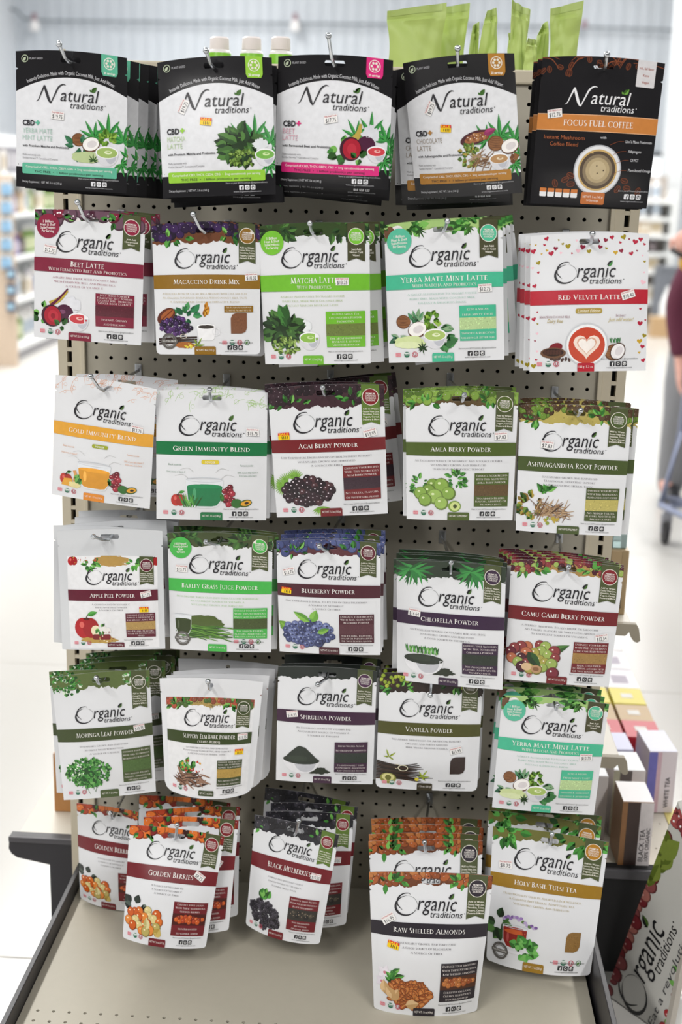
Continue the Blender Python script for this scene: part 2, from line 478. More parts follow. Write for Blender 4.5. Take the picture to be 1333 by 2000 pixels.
class Art:
    """flat printed shapes; coordinates u (0..1 across) and v (0..1 down) of the pouch face, sizes in fractions of its width"""
    def __init__(s, geo, base, step=0, rect=None, cell=.007):
        s.g = geo; s.rect = rect or (0, 0, 1, 1)
        s.v = []; s.k = []; s.c = []; s.f = []; s.base = base; s.n = 0; s.cell = cell
        s.polys = []; s.bb = np.full((256, 4), 9.)
        s.W = geo.W * (s.rect[2] - s.rect[0])
        s.rnd = random.Random(7)
    def xy(s, u, v):
        r = s.rect
        return ((r[0] + u * (r[2] - r[0]) - .5) * s.g.W, -(r[1] + v * (r[3] - r[1])) * s.g.H)
    def push(s, P, col):
        """lay convex polygon P over what is already printed: what it covers is cut away"""
        if area2(P) < 0: P = P[::-1]
        r = s.rect; W, H = s.g.W, s.g.H
        xa, xb, ya, yb = (r[0] - .5) * W, (r[2] - .5) * W, -r[3] * H, -r[1] * H
        if any(p[0] < xa or p[0] > xb or p[1] > yb or p[1] < ya for p in P):
            for a, b, c in ((1, 0, -xa), (-1, 0, xb), (0, -1, yb), (0, 1, -ya)):
                P = clip(P, a, b, c)
                if len(P) < 3: return
        if abs(area2(P)) < 2e-10: return
        s.over(P); s.keep(P, col)
    def keep(s, P, col):
        n = len(s.polys)
        if n >= len(s.bb): s.bb = np.vstack([s.bb, np.full((max(256, n), 4), 9.)])
        xs = [p[0] for p in P]; ys = [p[1] for p in P]
        s.bb[n] = (min(xs), max(xs), min(ys), max(ys))
        s.polys.append((P, col))
    def over(s, P):
        n = len(s.polys)
        if not n: return
        xs = [p[0] for p in P]; ys = [p[1] for p in P]
        B = s.bb[:n]; e = 1e-7
        for i in np.nonzero((B[:, 0] < max(xs) - e) & (B[:, 1] > min(xs) + e) & (B[:, 2] < max(ys) - e) & (B[:, 3] > min(ys) + e))[0]:
            Q, c = s.polys[i]
            R = subtract([Q], P)
            if len(R) == 1 and R[0] is Q: continue
            s.bb[i] = 9.; s.polys[i] = None
            for q in R:
                if area2(q) > 3e-10: s.keep(q, c)
    def shape(s, P, col, convex=False):
        """P in metres on the face"""
        col = C3(col); s.n += 1
        if convex: polys = [P]
        else:
            tr = tessellate_polygon([[Vector((p[0], p[1], 0)) for p in P]])
            polys = [[P[i] for i in t] for t in tr]
        W2, H = s.g.W / 2, s.g.H
        out = []
        for p in polys:
            if area2(p) < 0: p = p[::-1]
            xs = [q[0] for q in p]; ys = [q[1] for q in p]
            if min(xs) < -W2 or max(xs) > W2 or min(ys) < -H or max(ys) > 0:
                for a, b, c in ((1, 0, W2), (-1, 0, W2), (0, -1, 0), (0, 1, H)):
                    p = clip(p, a, b, c)
                    if len(p) < 3: break
                if len(p) < 3: continue
                xs = [q[0] for q in p]; ys = [q[1] for q in p]
            todo = [p]
            if max(xs) - min(xs) > s.cell * 1.3:
                n = int(math.ceil((max(xs) - min(xs)) / s.cell)); nx = []
                for i in range(n):
                    a0 = min(xs) + (max(xs) - min(xs)) * i / n; a1 = min(xs) + (max(xs) - min(xs)) * (i + 1) / n
                    q = clip(clip(p, 1, 0, -a0), -1, 0, a1)
                    if len(q) > 2: nx.append(q)
                todo = nx
            fin = []
            for q in todo:
                yy = [t[1] for t in q]
                if max(yy) - min(yy) > s.cell * 1.3:
                    n = int(math.ceil((max(yy) - min(yy)) / s.cell))
                    for i in range(n):
                        a0 = min(yy) + (max(yy) - min(yy)) * i / n; a1 = min(yy) + (max(yy) - min(yy)) * (i + 1) / n
                        w = clip(clip(q, 0, 1, -a0), 0, -1, a1)
                        if len(w) > 2: fin.append(w)
                else: fin.append(q)
            for h in s.g.cuts: fin = subtract(fin, h)
            out += fin
        for p in out: s.push(p, col)
    def poly(s, pts, col, convex=False): s.shape([s.xy(*p) for p in pts], col, convex)
    def rect_(s, u0, v0, u1, v1, col, rad=0, ang=0):
        x0, y0 = s.xy(u0, v0); x1, y1 = s.xy(u1, v1)
        if rad:
            r = rad * s.W; P = []
            for cx, cy, a in ((x1 - r, y0 - r, 0), (x0 + r, y0 - r, 90), (x0 + r, y1 + r, 180), (x1 - r, y1 + r, 270)):
                for k in range(4):
                    t = math.radians(a + 30 * k); P.append((cx + r * math.cos(t), cy + r * math.sin(t)))
        else: P = [(x0, y0), (x0, y1), (x1, y1), (x1, y0)]
        if ang: P = s.rotp(P, ((x0 + x1) / 2, (y0 + y1) / 2), ang)
        s.shape(P, col, True)
    def rotp(s, P, c, ang):
        a = math.radians(ang); ca, sa = math.cos(a), math.sin(a)
        return [(c[0] + (p[0] - c[0]) * ca - (p[1] - c[1]) * sa, c[1] + (p[0] - c[0]) * sa + (p[1] - c[1]) * ca) for p in P]
    def loc(s, u, v, pts, ang=0):
        """pts: local offsets in widths (x right, y up)"""
        x, y = s.xy(u, v); a = math.radians(ang); ca, sa = math.cos(a), math.sin(a)
        return [(x + (p[0] * ca - p[1] * sa) * s.W, y + (p[0] * sa + p[1] * ca) * s.W) for p in pts]
    def ell(s, u, v, a, b, col, ang=0, n=18, a0=0, a1=360):
        full = a1 - a0 >= 360
        m = n if full else n + 1
        P = [(a * math.cos(math.radians(a0 + (a1 - a0) * k / n)), b * math.sin(math.radians(a0 + (a1 - a0) * k / n))) for k in range(m)]
        s.shape(s.loc(u, v, P, ang), col, True)
    def ring(s, u, v, r, w, col, n=20, b=None):
        col = C3(col); s.n += 1; b = b or r
        for k in range(n):
            t0, t1 = 2 * math.pi * k / n, 2 * math.pi * (k + 1) / n
            P = [((r if q else r - w) * math.cos(t), (b if q else b - w) * math.sin(t)) for q, t in ((1, t0), (1, t1), (0, t1), (0, t0))]
            s.push(s.loc(u, v, P), col)
    def leaf(s, u, v, L, ang, wd, c1, c2=None):
        n = 6
        up = [(L * k / n, wd * math.sin(math.pi * (k / n) ** .8)) for k in range(n + 1)]
        s.shape(s.loc(u, v, [(p[0], -p[1]) for p in up] + up[-2:0:-1], ang), c1, True)
        if c2: s.shape(s.loc(u, v, up + [(0, 0)], ang), c2, True)
    def stroke(s, u, v, pts, ws, col, ang=0, smooth=5):
        """brush stroke through local points (x right, y up), widths ws"""
        col = C3(col); s.n += 1
        P = [Vector(p) for p in pts]; Q = []; W = []
        n = len(P)
        for i in range(n - 1):
            p0, p1, p2, p3 = P[max(i - 1, 0)], P[i], P[i + 1], P[min(i + 2, n - 1)]
            for k in range(smooth):
                t = k / smooth
                Q.append(.5 * ((2 * p1) + (p2 - p0) * t + (2 * p0 - 5 * p1 + 4 * p2 - p3) * t * t + (3 * p1 - p0 - 3 * p2 + p3) * t ** 3))
                W.append(ws[i] + (ws[i + 1] - ws[i]) * t)
        Q.append(P[-1]); W.append(ws[-1])
        E = []
        for i, q in enumerate(Q):
            d = (Q[min(i + 1, len(Q) - 1)] - Q[max(i - 1, 0)])
            d = d.normalized() if d.length else Vector((1, 0))
            nn = Vector((-d.y, d.x)) * W[i] / 2
            E.append((q + nn, q - nn))
        for a, b in zip(E, E[1:]):
            s.push(s.loc(u, v, [a[0], b[0], b[1], a[1]], ang), col)
    def _emit(s, V, F, col):
        col = C3(col); k = len(s.v); L = s.base + .0003
        for p in V: s.v.append((p[0], p[1])); s.k.append(L); s.c.append(col)
        for f in F: s.f.append(tuple(i + k for i in f))
    def text(s, t, u, v, cap, col, width=None, align='C', shear=0.0, bold=0.0, ang=0, arc=None, maxw=None):
        V, F = glyphs(t, bold)
        if not len(V): return
        s.n += 1
        x0, x1 = V[:, 0].min(), V[:, 0].max()
        sy = cap / .682 * s.W
        sx = width * s.W / (x1 - x0) if width else sy
        if maxw and (x1 - x0) * sx > maxw * s.W: sx = maxw * s.W / (x1 - x0)
        X = (V[:, 0] - x0) * sx; Y = V[:, 1] * sy
        Lw = (x1 - x0) * sx
        X = X + Y * shear
        X -= {'C': Lw / 2, 'L': 0, 'R': Lw}[align]
        cx, cy = s.xy(u, v)
        if arc:
            R = arc * s.W
            th = X / R
            X, Y = (R + Y) * np.sin(th), (R + Y) * np.cos(th) - R
        a = math.radians(ang); ca, sa = math.cos(a), math.sin(a)
        s._emit(np.c_[cx + X * ca - Y * sa, cy + X * sa + Y * ca], F, col)
    def roman(s, t, u, v, cap, col, width=None, align='C', small=.86, ang=0):
        Vs, Fs, x, k = [], [], 0, 0
        first = True
        for ch in t:
            if ch == ' ': x += .32; first = True; continue
            adv, V, F = roman_char(ch)
            sc = 1 if first else small
            first = False
            if len(V):
                Vs.append(V * sc + [x, 0]); Fs += [tuple(i + k for i in f) for f in F]; k += len(V)
            x += (adv + .06) * sc
        if not Vs: return
        s.n += 1
        V = np.vstack(Vs)
        sy = cap * s.W; sx = width * s.W / x if width else sy * .92
        Lw = x * sx
        X = V[:, 0] * sx - {'C': Lw / 2, 'L': 0, 'R': Lw}[align]; Y = V[:, 1] * sy
        cx, cy = s.xy(u, v)
        a = math.radians(ang); ca, sa = math.cos(a), math.sin(a)
        s._emit(np.c_[cx + X * ca - Y * sa, cy + X * sa + Y * ca], Fs, col)
    def build(s, name, parent):
        for it in s.polys:
            if it is None: continue
            k = len(s.v)
            for p in it[0]: s.v.append(p); s.k.append(s.base); s.c.append(it[1])
            s.f.append(tuple(range(k, k + len(it[0]))))
        if not s.v: return None
        o = mesh_on_face(name, np.array(s.v), np.array(s.k), s.f, s.g, INK, np.array(s.c))
        return link(o, parent)

def mesh_on_face(name, V, K, F, geo, m, colors=None, back=False):
    P = geo.S(V[:, 0], V[:, 1], K, back)
    N = geo.normal(V[:, 0], V[:, 1], back)
    me = bpy.data.meshes.new(name)
    if back: F = [f[::-1] for f in F]
    me.from_pydata(P.tolist(), [], F)
    if colors is not None:
        at = me.attributes.new('ink', 'FLOAT_COLOR', 'POINT')
        at.data.foreach_set('color', np.c_[colors, np.ones(len(colors))].astype(np.float32).ravel())
    me.polygons.foreach_set('use_smooth', [True] * len(me.polygons))
    me.normals_split_custom_set_from_vertices(N.tolist())
    me.materials.append(m)
    return bpy.data.objects.new(name, me)

def sst(a, b, x):
    t = np.clip((x - a) / (b - a), 0, 1)
    return t * t * (3 - 2 * t)
class Geo:
    """surface of one pouch"""
    def __init__(s, W, H, tap=1., bulge=.012, stand=False, bow=0., arc=0., curl=0., wr=.0006, seed=1, corner=0., hole='slot', hole_v=.062):
        s.W, s.H, s.tap, s.B, s.stand, s.bow, s.arc, s.curl, s.wr = W, H, tap, bulge, stand, bow, arc, curl, wr
        r = random.Random(seed)
        s.waves = [(r.uniform(.5, 1.6) / .09 * math.cos(t), r.uniform(.5, 1.6) / .09 * math.sin(t), r.uniform(0, 6.28), r.uniform(.5, 1)) for t in [r.uniform(0, 3.14) for _ in range(6)]]
        s.corner = corner
        s.cuts = []
        hy = -hole_v * H
        if hole == 'slot':
            a, b = .0155, .0038
            s.cuts.append([(-a, hy), (-a + .002, hy - b), (a - .002, hy - b), (a, hy), (a - .002, hy + b), (-a + .002, hy + b)])
        elif hole == 'hat':
            a, b = .0155, .003
            s.cuts.append([(-a, hy), (-a + .002, hy - b), (a - .002, hy - b), (a, hy), (a - .005, hy + b), (-a + .005, hy + b)])
            s.cuts.append([(-.006, hy + b), (.006, hy + b), (.004, hy + b + .0035), (-.004, hy + b + .0035)])
        elif hole == 'round':
            s.cuts.append([(.004 * math.cos(k * .7854), hy + .004 * math.sin(k * .7854)) for k in range(8)])
        ny = -.125 * H                                   # tear notches
        for sg in (-1, 1):
            T = [(sg * W / 2 * 1.01, ny + .0022), (sg * (W / 2 - .0035), ny), (sg * W / 2 * 1.01, ny - .0022)]
            if area2(T) < 0: T = T[::-1]
            s.cuts.append(T)
        if corner:
            for sg in (-1, 1):
                for d in (0,):
                    T = [(sg * W / 2 * 1.02, -H + corner), (sg * (W / 2), -H + corner), (sg * (W / 2 - corner * .3), -H + corner * .3), (sg * (W / 2 - corner), -H), (sg * (W / 2 - corner), -H - .01), (sg * W / 2 * 1.02, -H - .01)]
                    A_ = [(sg * W / 2, -H + corner), (sg * (W / 2 - corner * .3), -H + corner * .3), (sg * W / 2 * 1.01, -H - .001)]
                    B_ = [(sg * (W / 2 - corner * .3), -H + corner * .3), (sg * (W / 2 - corner), -H), (sg * W / 2 * 1.01, -H - .001)]
                    for T in (A_, B_):
                        s.cuts.append(T if area2(T) > 0 else T[::-1])
        s.hole_z = hy
    def S(s, x, y, k, back=False):
        q = 2 * x / s.W; v = -y / s.H
        q2 = np.clip(np.abs(q), 0, 1)
        Z = y + s.bow * (1 - q2 ** 2) * (1 - v) ** 2 - s.arc * (1 - q2 ** 2) * v ** 3
        X = x * (1 + (s.tap - 1) * v)
        g = sst(.10, .62, v)
        if not s.stand: g = g * (1 - .75 * sst(.72, 1.0, v))
        else: g = g * (1 - .25 * sst(.8, 1.0, v))
        T = s.B * np.clip(1 - q2 ** 2.6, 0, 1) * g
        n = sum(a * np.sin(px * x + py * y + ph) for px, py, ph, a in s.waves)
        n = n * s.wr * (.35 + .65 * sst(.0, .25, v))
        bend = s.curl * q2 ** 2 * (1 - .5 * v)
        if back: Y = bend + n + .5 * T + .0004 + k
        else: Y = bend + n - T - .0004 - k
        return np.c_[X, Y, Z]
    def normal(s, x, y, back=False):
        e = .0012
        z = np.zeros_like(x)
        dx = s.S(x + e, y, z, back) - s.S(x - e, y, z, back)
        dy = s.S(x, y + e, z, back) - s.S(x, y - e, z, back)
        n = np.cross(dx, dy)
        n /= np.linalg.norm(n, axis=1, keepdims=True) + 1e-12
        if back: n = -n
        return n
    def film(s, m, parent):
        nx, ny = 20, 26
        W, H = s.W, s.H
        polys = []
        for i in range(nx):
            for j in range(ny):
                x0, x1 = -W / 2 + W * i / nx, -W / 2 + W * (i + 1) / nx
                y0, y1 = -H * j / ny, -H * (j + 1) / ny
                polys.append([(x0, y1), (x1, y1), (x1, y0), (x0, y0)])
        for h in s.cuts: polys = subtract(polys, h)
        idx, V, F = {}, [], []
        for p in polys:
            f = []
            for q in p:
                key = (round(q[0], 5), round(q[1], 5))
                if key not in idx: idx[key] = len(V); V.append(q)
                if not f or f[-1] != idx[key]: f.append(idx[key])
            if len(f) > 1 and f[0] == f[-1]: f.pop()
            if len(f) > 2: F.append(tuple(f))
        V = np.array(V)
        z = np.zeros(len(V))
        P = np.vstack([s.S(V[:, 0], V[:, 1], z), s.S(V[:, 0], V[:, 1], z, True)])
        N = np.vstack([s.normal(V[:, 0], V[:, 1]), s.normal(V[:, 0], V[:, 1], True)])
        n = len(V)
        FF = F + [tuple(i + n for i in f[::-1]) for f in F]
        ed = {}
        for f in F:
            for a, b in zip(f, f[1:] + f[:1]):
                if (b, a) in ed: ed.pop((b, a))
                else: ed[(a, b)] = 1
        for a, b in ed: FF.append((a, a + n, b + n, b))
        me = bpy.data.meshes.new('film')
        me.from_pydata(P.tolist(), [], FF)
        me.polygons.foreach_set('use_smooth', [True] * len(me.polygons))
        me.normals_split_custom_set_from_vertices(N.tolist())
        me.materials.append(m)
        o = bpy.data.objects.new('film', me)
        return link(o, parent)
# ---------------------------------------------------------------- lettering and little printed pictures
def dv(A, d): return d * A.W / (A.g.H * (A.rect[3] - A.rect[1]))     # a length in widths as a v difference
def organic(A, u0, u1, vb, ink='#26252a', lf='#44682a'):
    w = u1 - u0
    a = lambda x, y: (u0 + x * w, vb - dv(A, y * w))
    n = 30; out, inn = [], []
    for k in range(n):
        t = 2 * math.pi * k / n
        out.append((.158 * math.cos(t), .132 * math.sin(t)))
        inn.append((.014 + .146 * math.cos(t) * .985, .009 + .122 * math.sin(t)))
    A.n += 1
    cu, cv = a(.163, .048); col = C3(ink); sh = .12
    for k in range(n):
        k2 = (k + 1) % n
        P = [out[k], out[k2], inn[k2], inn[k]]
        A.push(A.loc(cu, cv, [((p[0] + p[1] * sh) * w, p[1] * w) for p in P]), col)
    st = [(-.05, -.055), (-.118, .02), (-.105, .10), (-.04, .155), (.04, .165), (.06, .145)]
    A.stroke(cu, cv, [(p[0] * w, p[1] * w) for p in st], [.004 * w, .016 * w, .02 * w, .014 * w, .007 * w, .003 * w], ink)
    A.text('rgan\u0131c', *a(.322, 0), .19 * w, ink, width=.53 * w, align='L', shear=.2, bold=.0)
    A.text('traditions', *a(.495, -.088), .083 * w, ink, width=.455 * w, align='L', shear=.2, bold=.0)
    A.ell(*a(.985, -.03), .007 * w, .007 * w, ink, n=8)
    A.leaf(*a(.765, .15), .1 * w, 52, .03 * w, lf, ink)
    A.stroke(*a(.75, .178), [(0, 0), (.02 * w, -.028 * w)], [.006 * w, .01 * w], ink, smooth=2)
def natural(A, u0, u1, vb, ink='#26252a', lf='#3f6a2a'):
    w = u1 - u0
    a = lambda x, y: (u0 + x * w, vb - dv(A, y * w))
    S = [(0, -.015), (.035, .01), (.075, .1), (.12, .195)]
    A.stroke(*a(0, 0), [(p[0] * w, p[1] * w) for p in S], [.004 * w, .012 * w, .018 * w, .026 * w], ink)
    S = [(.115, .195), (.15, .1), (.185, .01), (.215, -.035)]
    A.stroke(*a(0, 0), [(p[0] * w, p[1] * w) for p in S], [.026 * w, .036 * w, .036 * w, .014 * w], ink)
    S = [(.215, -.035), (.27, .08), (.32, .175), (.38, .215), (.425, .208)]
    A.stroke(*a(0, 0), [(p[0] * w, p[1] * w) for p in S], [.012 * w, .02 * w, .024 * w, .016 * w, .005 * w], ink)
    A.text('atural', *a(.345, 0), .163 * w, ink, width=.52 * w, align='L', shear=.2, bold=.0)
    A.text('traditions', *a(.485, -.09), .085 * w, ink, width=.465 * w, align='L', shear=.2, bold=.0)
    A.ell(*a(.985, -.03), .007 * w, .007 * w, ink, n=8)
    A.leaf(*a(.795, .135), .1 * w, 48, .03 * w, lf, '#5c8d3c')
    A.leaf(*a(.79, .14), .04 * w, 130, .014 * w, lf)
G1 = ['#2f6b2c', '#3f8436', '#57a043', '#27521f', '#76b455']
G2 = ['#1f3b1c', '#2c4d23', '#3c642c', '#4d7a36', '#16290f']
def leaves(A, cu, cv, ru, rv, n, L, cols=G1, seed=1, wd=.3, aim=None, spread=40):
    r = random.Random(seed)
    for i in range(n):
        t = r.uniform(0, 6.283); q = math.sqrt(r.random())
        x, y = q * math.cos(t), q * math.sin(t)
        ang = math.degrees(math.atan2(y, x)) + r.uniform(-spread, spread) if aim is None else aim + r.uniform(-spread, spread)
        l = L * r.uniform(.6, 1.15); c = r.choice(cols); c2 = r.choice(cols)
        A.leaf(cu + x * ru, cv - dv(A, y * rv), l, ang, l * wd, c, c2)
def fan(A, u, v, L, ang=90, n=7, cols=('#3f9a48', '#2c7a3a')):
    for i in range(n):
        d = (i - (n - 1) / 2) / ((n - 1) / 2)
        A.leaf(u, v, L * (1 - .45 * abs(d)), ang + d * 105, L * .085, cols[0], cols[1])
def berries(A, cu, cv, ru, rv, n, rad, cols, seed=2, hi='#ffffff', hl=.18, crown=None, sq=1.):
    r = random.Random(seed); pts = []
    for i in range(n * 30):
        t = r.uniform(0, 6.283); q = math.sqrt(r.random())
        p = (q * math.cos(t) * ru, q * math.sin(t) * rv)
        if all((p[0] - o[0]) ** 2 + (p[1] - o[1]) ** 2 > (rad * 1.02) ** 2 for o in pts): pts.append(p)
        if len(pts) >= n: break
    pts.sort(key=lambda p: -p[1])
    for p in pts:
        c = r.choice(cols); R = rad * r.uniform(.85, 1.12); u, v = cu + p[0], cv - dv(A, p[1]); an = r.uniform(0, 180)
        d = tuple(x * .45 for x in C3(c))
        A.ell(u, v, R, R * sq, d, an, n=14)
        A.ell(u - R * .06, v - dv(A, R * .07), R * .86, R * .84 * sq, c, an, n=14)
        if hl: A.ell(u - R * .28, v - dv(A, R * .32), R * hl, R * hl * .8, hi, n=8)
        if crown: A.ell(u + R * .2, v + dv(A, R * .0), R * .3, R * .25, crown, n=8)
def blob(A, cu, cv, ru, rv, col, seed=3, rough=.12, n=40, ang=0):
    r = random.Random(seed)
    P = []
    for k in range(n):
        t = 2 * math.pi * k / n; q = 1 + r.uniform(-rough, rough)
        P.append((ru * q * math.cos(t), rv * q * math.sin(t)))
    A.shape(A.loc(cu, cv, P, ang), col)
def specks(A, cu, cv, ru, rv, n, rad, cols, seed=4, boxy=True):
    r = random.Random(seed)
    for i in range(n):
        x, y = r.uniform(-1, 1), r.uniform(-1, 1)
        if not boxy:
            q = math.hypot(x, y)
            if q > 1: x, y = x / q * .9, y / q * .9
        s_ = rad * r.uniform(.5, 1.3)
        A.n -= 1
        A.ell(cu + x * ru, cv - dv(A, y * rv), s_, s_ * r.uniform(.5, 1), r.choice(cols), r.uniform(0, 180), n=6)
    A.n += 1
def bowl(A, u, v, w, liq, body='#d9d9de', foam=None):
    """v at the rim"""
    n = 14; P = [(w * .5 * math.cos(math.pi + math.pi * k / n), w * .62 * math.sin(math.pi + math.pi * k / n) * (1 if abs(k - 7) < 5 else .95)) for k in range(n + 1)]
    A.shape(A.loc(u, v, P), body, True)
    P = [(p[0] * .55 + w * .16, p[1] * .8) for p in P]
    A.shape(A.loc(u, v, P), '#bdbfc8', True)
    A.ell(u, v, w * .5, w * .27, '#f2f2f4')
    A.ell(u, v + dv(A, .004), w * .45, w * .225, liq)
    if foam:
        A.ell(u + w * .05, v, w * .17, w * .08, foam)
        A.ell(u + w * .07, v - dv(A, .004), w * .09, w * .035, liq)
def glass(A, u, v, w, h, liq, fill=.7):
    P = lambda k: [(-w / 2, h * k), (-w * .47, h * .35 * k), (-w * .34, .05 * h), (-w * .2, 0), (w * .2, 0), (w * .34, .05 * h), (w * .47, h * .35 * k), (w / 2, h * k)]
    A.shape(A.loc(u, v, P(1)), '#dfe2e6', True)
    q = [(p[0] * .94, p[1] * fill + h * .06) for p in P(1)]
    A.shape(A.loc(u, v, q), liq, True)
    A.ell(u, v - dv(A, h * fill + h * .06), w * .46, w * .06, tuple(min(1, x * 1.25) for x in C3(liq)))
    A.ell(u - w * .27, v - dv(A, h * .5), w * .05, h * .22, tuple(min(1, x * 1.5 + .05) for x in C3(liq)), n=10)
    A.ring(u, v - dv(A, h), w * .5, w * .02, '#c8ccd2', b=w * .07)
def coconut(A, u, v, r, ang=0):
    A.ell(u, v, r, r * .95, '#6b4327'); A.ell(u + r * .05, v, r * .9, r * .8, '#8c5d38')
    for k in range(6): A.stroke(u, v, [(-r * .7, r * (.5 - .2 * k)), (0, r * (.56 - .2 * k)), (r * .7, r * (.45 - .2 * k))], [.003, .006, .003], '#5c3820', smooth=3)
def cocohalf(A, u, v, r, ang=20):
    A.ell(u, v, r, r * .8, '#5f3b24', ang); A.ell(u, v - dv(A, r * .06), r * .93, r * .7, '#f4f1ee', ang); A.ell(u + r * .1, v - dv(A, r * .05), r * .55, r * .38, '#d9d3d4', ang)
def apple(A, u, v, r, col='#b01e24'):
    A.ell(u - r * .35, v, r * .75, r * .95, col); A.ell(u + r * .35, v, r * .75, r * .95, tuple(x * .8 for x in C3(col)))
    A.ell(u - r * .45, v - dv(A, r * .3), r * .22, r * .3, '#d9655c', n=10)
    A.ell(u, v - dv(A, r * .85), r * .3, r * .12, '#5a1512', n=10)
    A.stroke(u, v - dv(A, r * .8), [(0, 0), (r * .05, r * .3), (r * .2, r * .5)], [r * .12, r * .08, r * .1], '#4a3020', smooth=3)
    A.leaf(u + r * .1, v - dv(A, r * 1.2), r * .95, 18, r * .22, '#3f8a35', '#57a548')
def sticks(A, cu, cv, ru, rv, n, L, cols, seed=5, aim=20, spread=60, w=.009):
    r = random.Random(seed)
    for i in range(n):
        x, y = r.uniform(-1, 1) * ru, r.uniform(-1, 1) * rv
        a = math.radians(aim + r.uniform(-spread, spread)); l = L * r.uniform(.5, 1)
        A.stroke(cu + x, cv - dv(A, y), [(-l * math.cos(a), -l * math.sin(a)), (r.uniform(-.008, .008), r.uniform(-.008, .008)), (l * math.cos(a), l * math.sin(a))], [w * .5, w, w * .4], r.choice(cols), smooth=3)
def heart(A, u, v, r, col, ang=0):
    P = []
    for k in range(20):
        t = 2 * math.pi * k / 20
        P.append((r * math.sin(t) ** 3, r * (13 * math.cos(t) - 5 * math.cos(2 * t) - 2 * math.cos(3 * t) - math.cos(4 * t)) / 16))
    for k in range(20): A.shape(A.loc(u, v, [(0, -.05 * r), P[(k + 1) % 20], P[k]], ang), col, True)
def bean(A, u, v, r, ang, c='#7a3f24', d='#3a1a0e'):
    A.ell(u, v, r, r * .68, c, ang, n=14); A.ell(u, v, r * .86, r * .54, d, ang, n=14); A.stroke(u, v, [(-r * .8, 0), (0, r * .1), (r * .8, 0)], [.003, .005, .003], c, ang, smooth=3)
def flower(A, u, v, r, c='#f2eff2', m='#d8c060', n=5, a0=0):
    for k in range(n): A.leaf(u, v, r, a0 + 360 * k / n, r * .3, c)
    A.ell(u, v, r * .2, r * .2, m, n=8)

def pic_beet(A):
    leaves(A, .09, .80, .06, .07, 10, .07, G1, 3, .4)
    A.stroke(.3, .68, [(-.14, -.05), (-.05, .0), (.03, .08)], [.05, .04, .012], '#b9a03c'); A.stroke(.27, .68, [(-.1, -.06), (-.02, .01), (.06, .1)], [.03, .02, .012], '#5d1a3c')
    blob(A, .36, .72, .085, .075, '#dcdde3', 5, .16)
    A.ell(.30, .79, .085, .085, '#4a1a38'); A.ell(.28, .775, .03, .02, '#7d4668', n=10)
    A.ell(.175, .815, .1, .1, '#3d1024'); A.ell(.185, .815, .083, .088, '#a3182c'); A.ell(.19, .815, .05, .055, '#b8293a'); A.ell(.19, .815, .022, .026, '#8f1226')
    leaves(A, .28, .885, .05, .02, 5, .06, G1, 8, .4)
    bowl(A, .43, .82, .19, '#c83a44', foam='#eab5b0')
def pic_maca(A):
    leaves(A, .3, .7, .1, .07, 14, .09, ['#1f5a38', '#2d7a4a', '#4a9458'], 3, .3)
    A.ell(.11, .70, .1, .062, '#5d2a1c', 35); A.ell(.12, .69, .075, .036, '#a05a30', 35); A.stroke(.12, .69, [(-.06, -.05), (.06, .05)], [.01, .01], '#6d3018', smooth=2)
    berries(A, .2, .78, .15, .08, 34, .024, ['#2c1a3c', '#3b2352', '#1e1328', '#54306c'], 4, '#9a86b5')
    leaves(A, .49, .68, .02, .05, 10, .07, ['#c8862a', '#d9a03c', '#a8641c'], 5, .25, 70, 30)
    for k in range(3): A.stroke(.2, .88 + .018 * k, [(-.17, .0), (0, .012), (.2, .02)], [.016, .02, .014], '#2b1812')
    A.ring(.27, .855, .035, .005, '#e6dcc8', b=.022)
    A.shape(A.loc(.49, .78, [(-.09, 0), (-.075, -.11), (-.05, -.13), (.05, -.13), (.075, -.11), (.09, 0)]), '#eeeef0', True); A.ring(.585, .82, .04, .01, '#e3e3e6')
    A.ell(.49, .78, .09, .026, '#f7f7f8'); A.ell(.49, .782, .078, .018, '#3a3430')
    blob(A, .28, .925, .09, .03, '#a5622a', 6); fan(A, .4, .93, .09, 60, 5, ('#7a9a2c', '#93b23c')); specks(A, .33, .93, .06, .02, 10, .012, ['#d8c83c', '#e6d85a'], 7)
def pic_matcha(A):
    blob(A, .38, .72, .08, .06, '#e3e6e8', 5, .16)
    blob(A, .2, .76, .12, .09, '#1c3416', 5, .25); leaves(A, .2, .73, .13, .11, 60, .12, G2, 3, .3)
    leaves(A, .22, .69, .03, .04, 5, .15, ['#2a5524', '#3f7a34'], 9, .3, 95, 25)
    leaves(A, .22, .86, .12, .06, 70, .035, ['#6f8f3c', '#88a850', '#54752c', '#a2bc68'], 4, .5)
    bowl(A, .44, .80, .19, '#8dbb4e', foam='#c8dfa0')
def pic_yerba(A):
    coconut(A, .14, .70, .062); leaves(A, .26, .70, .03, .04, 10, .09, ['#2f6b46', '#48875c', '#7aa078'], 3, .2, 90, 50)
    cocohalf(A, .26, .76, .085, 20)
    leaves(A, .12, .82, .08, .03, 8, .08, ['#3d7a58', '#88a884', '#2f5d44'], 6, .25, 180, 40)
    blob(A, .19, .85, .13, .055, '#cfdca0', 4, .08); blob(A, .17, .87, .11, .03, '#dbe5b4', 5, .08)
    leaves(A, .39, .69, .04, .06, 34, .05, ['#5a8a2c', '#7aa63a', '#42701f', '#93b84c'], 7, .45)
    leaves(A, .48, .75, .03, .02, 5, .1, ['#4f8455', '#86a67e'], 8, .25, 0, 30); leaves(A, .5, .86, .03, .04, 9, .09, ['#2d6a36', '#448848'], 9, .4, -30, 60)
    bowl(A, .41, .80, .2, '#a9c268', foam='#e8efca'); fan(A, .3, .9, .075, 95, 7, ('#27491f', '#3c6a2c')); fan(A, .3, .9, .06, -80, 5, ('#27491f', '#34602a'))
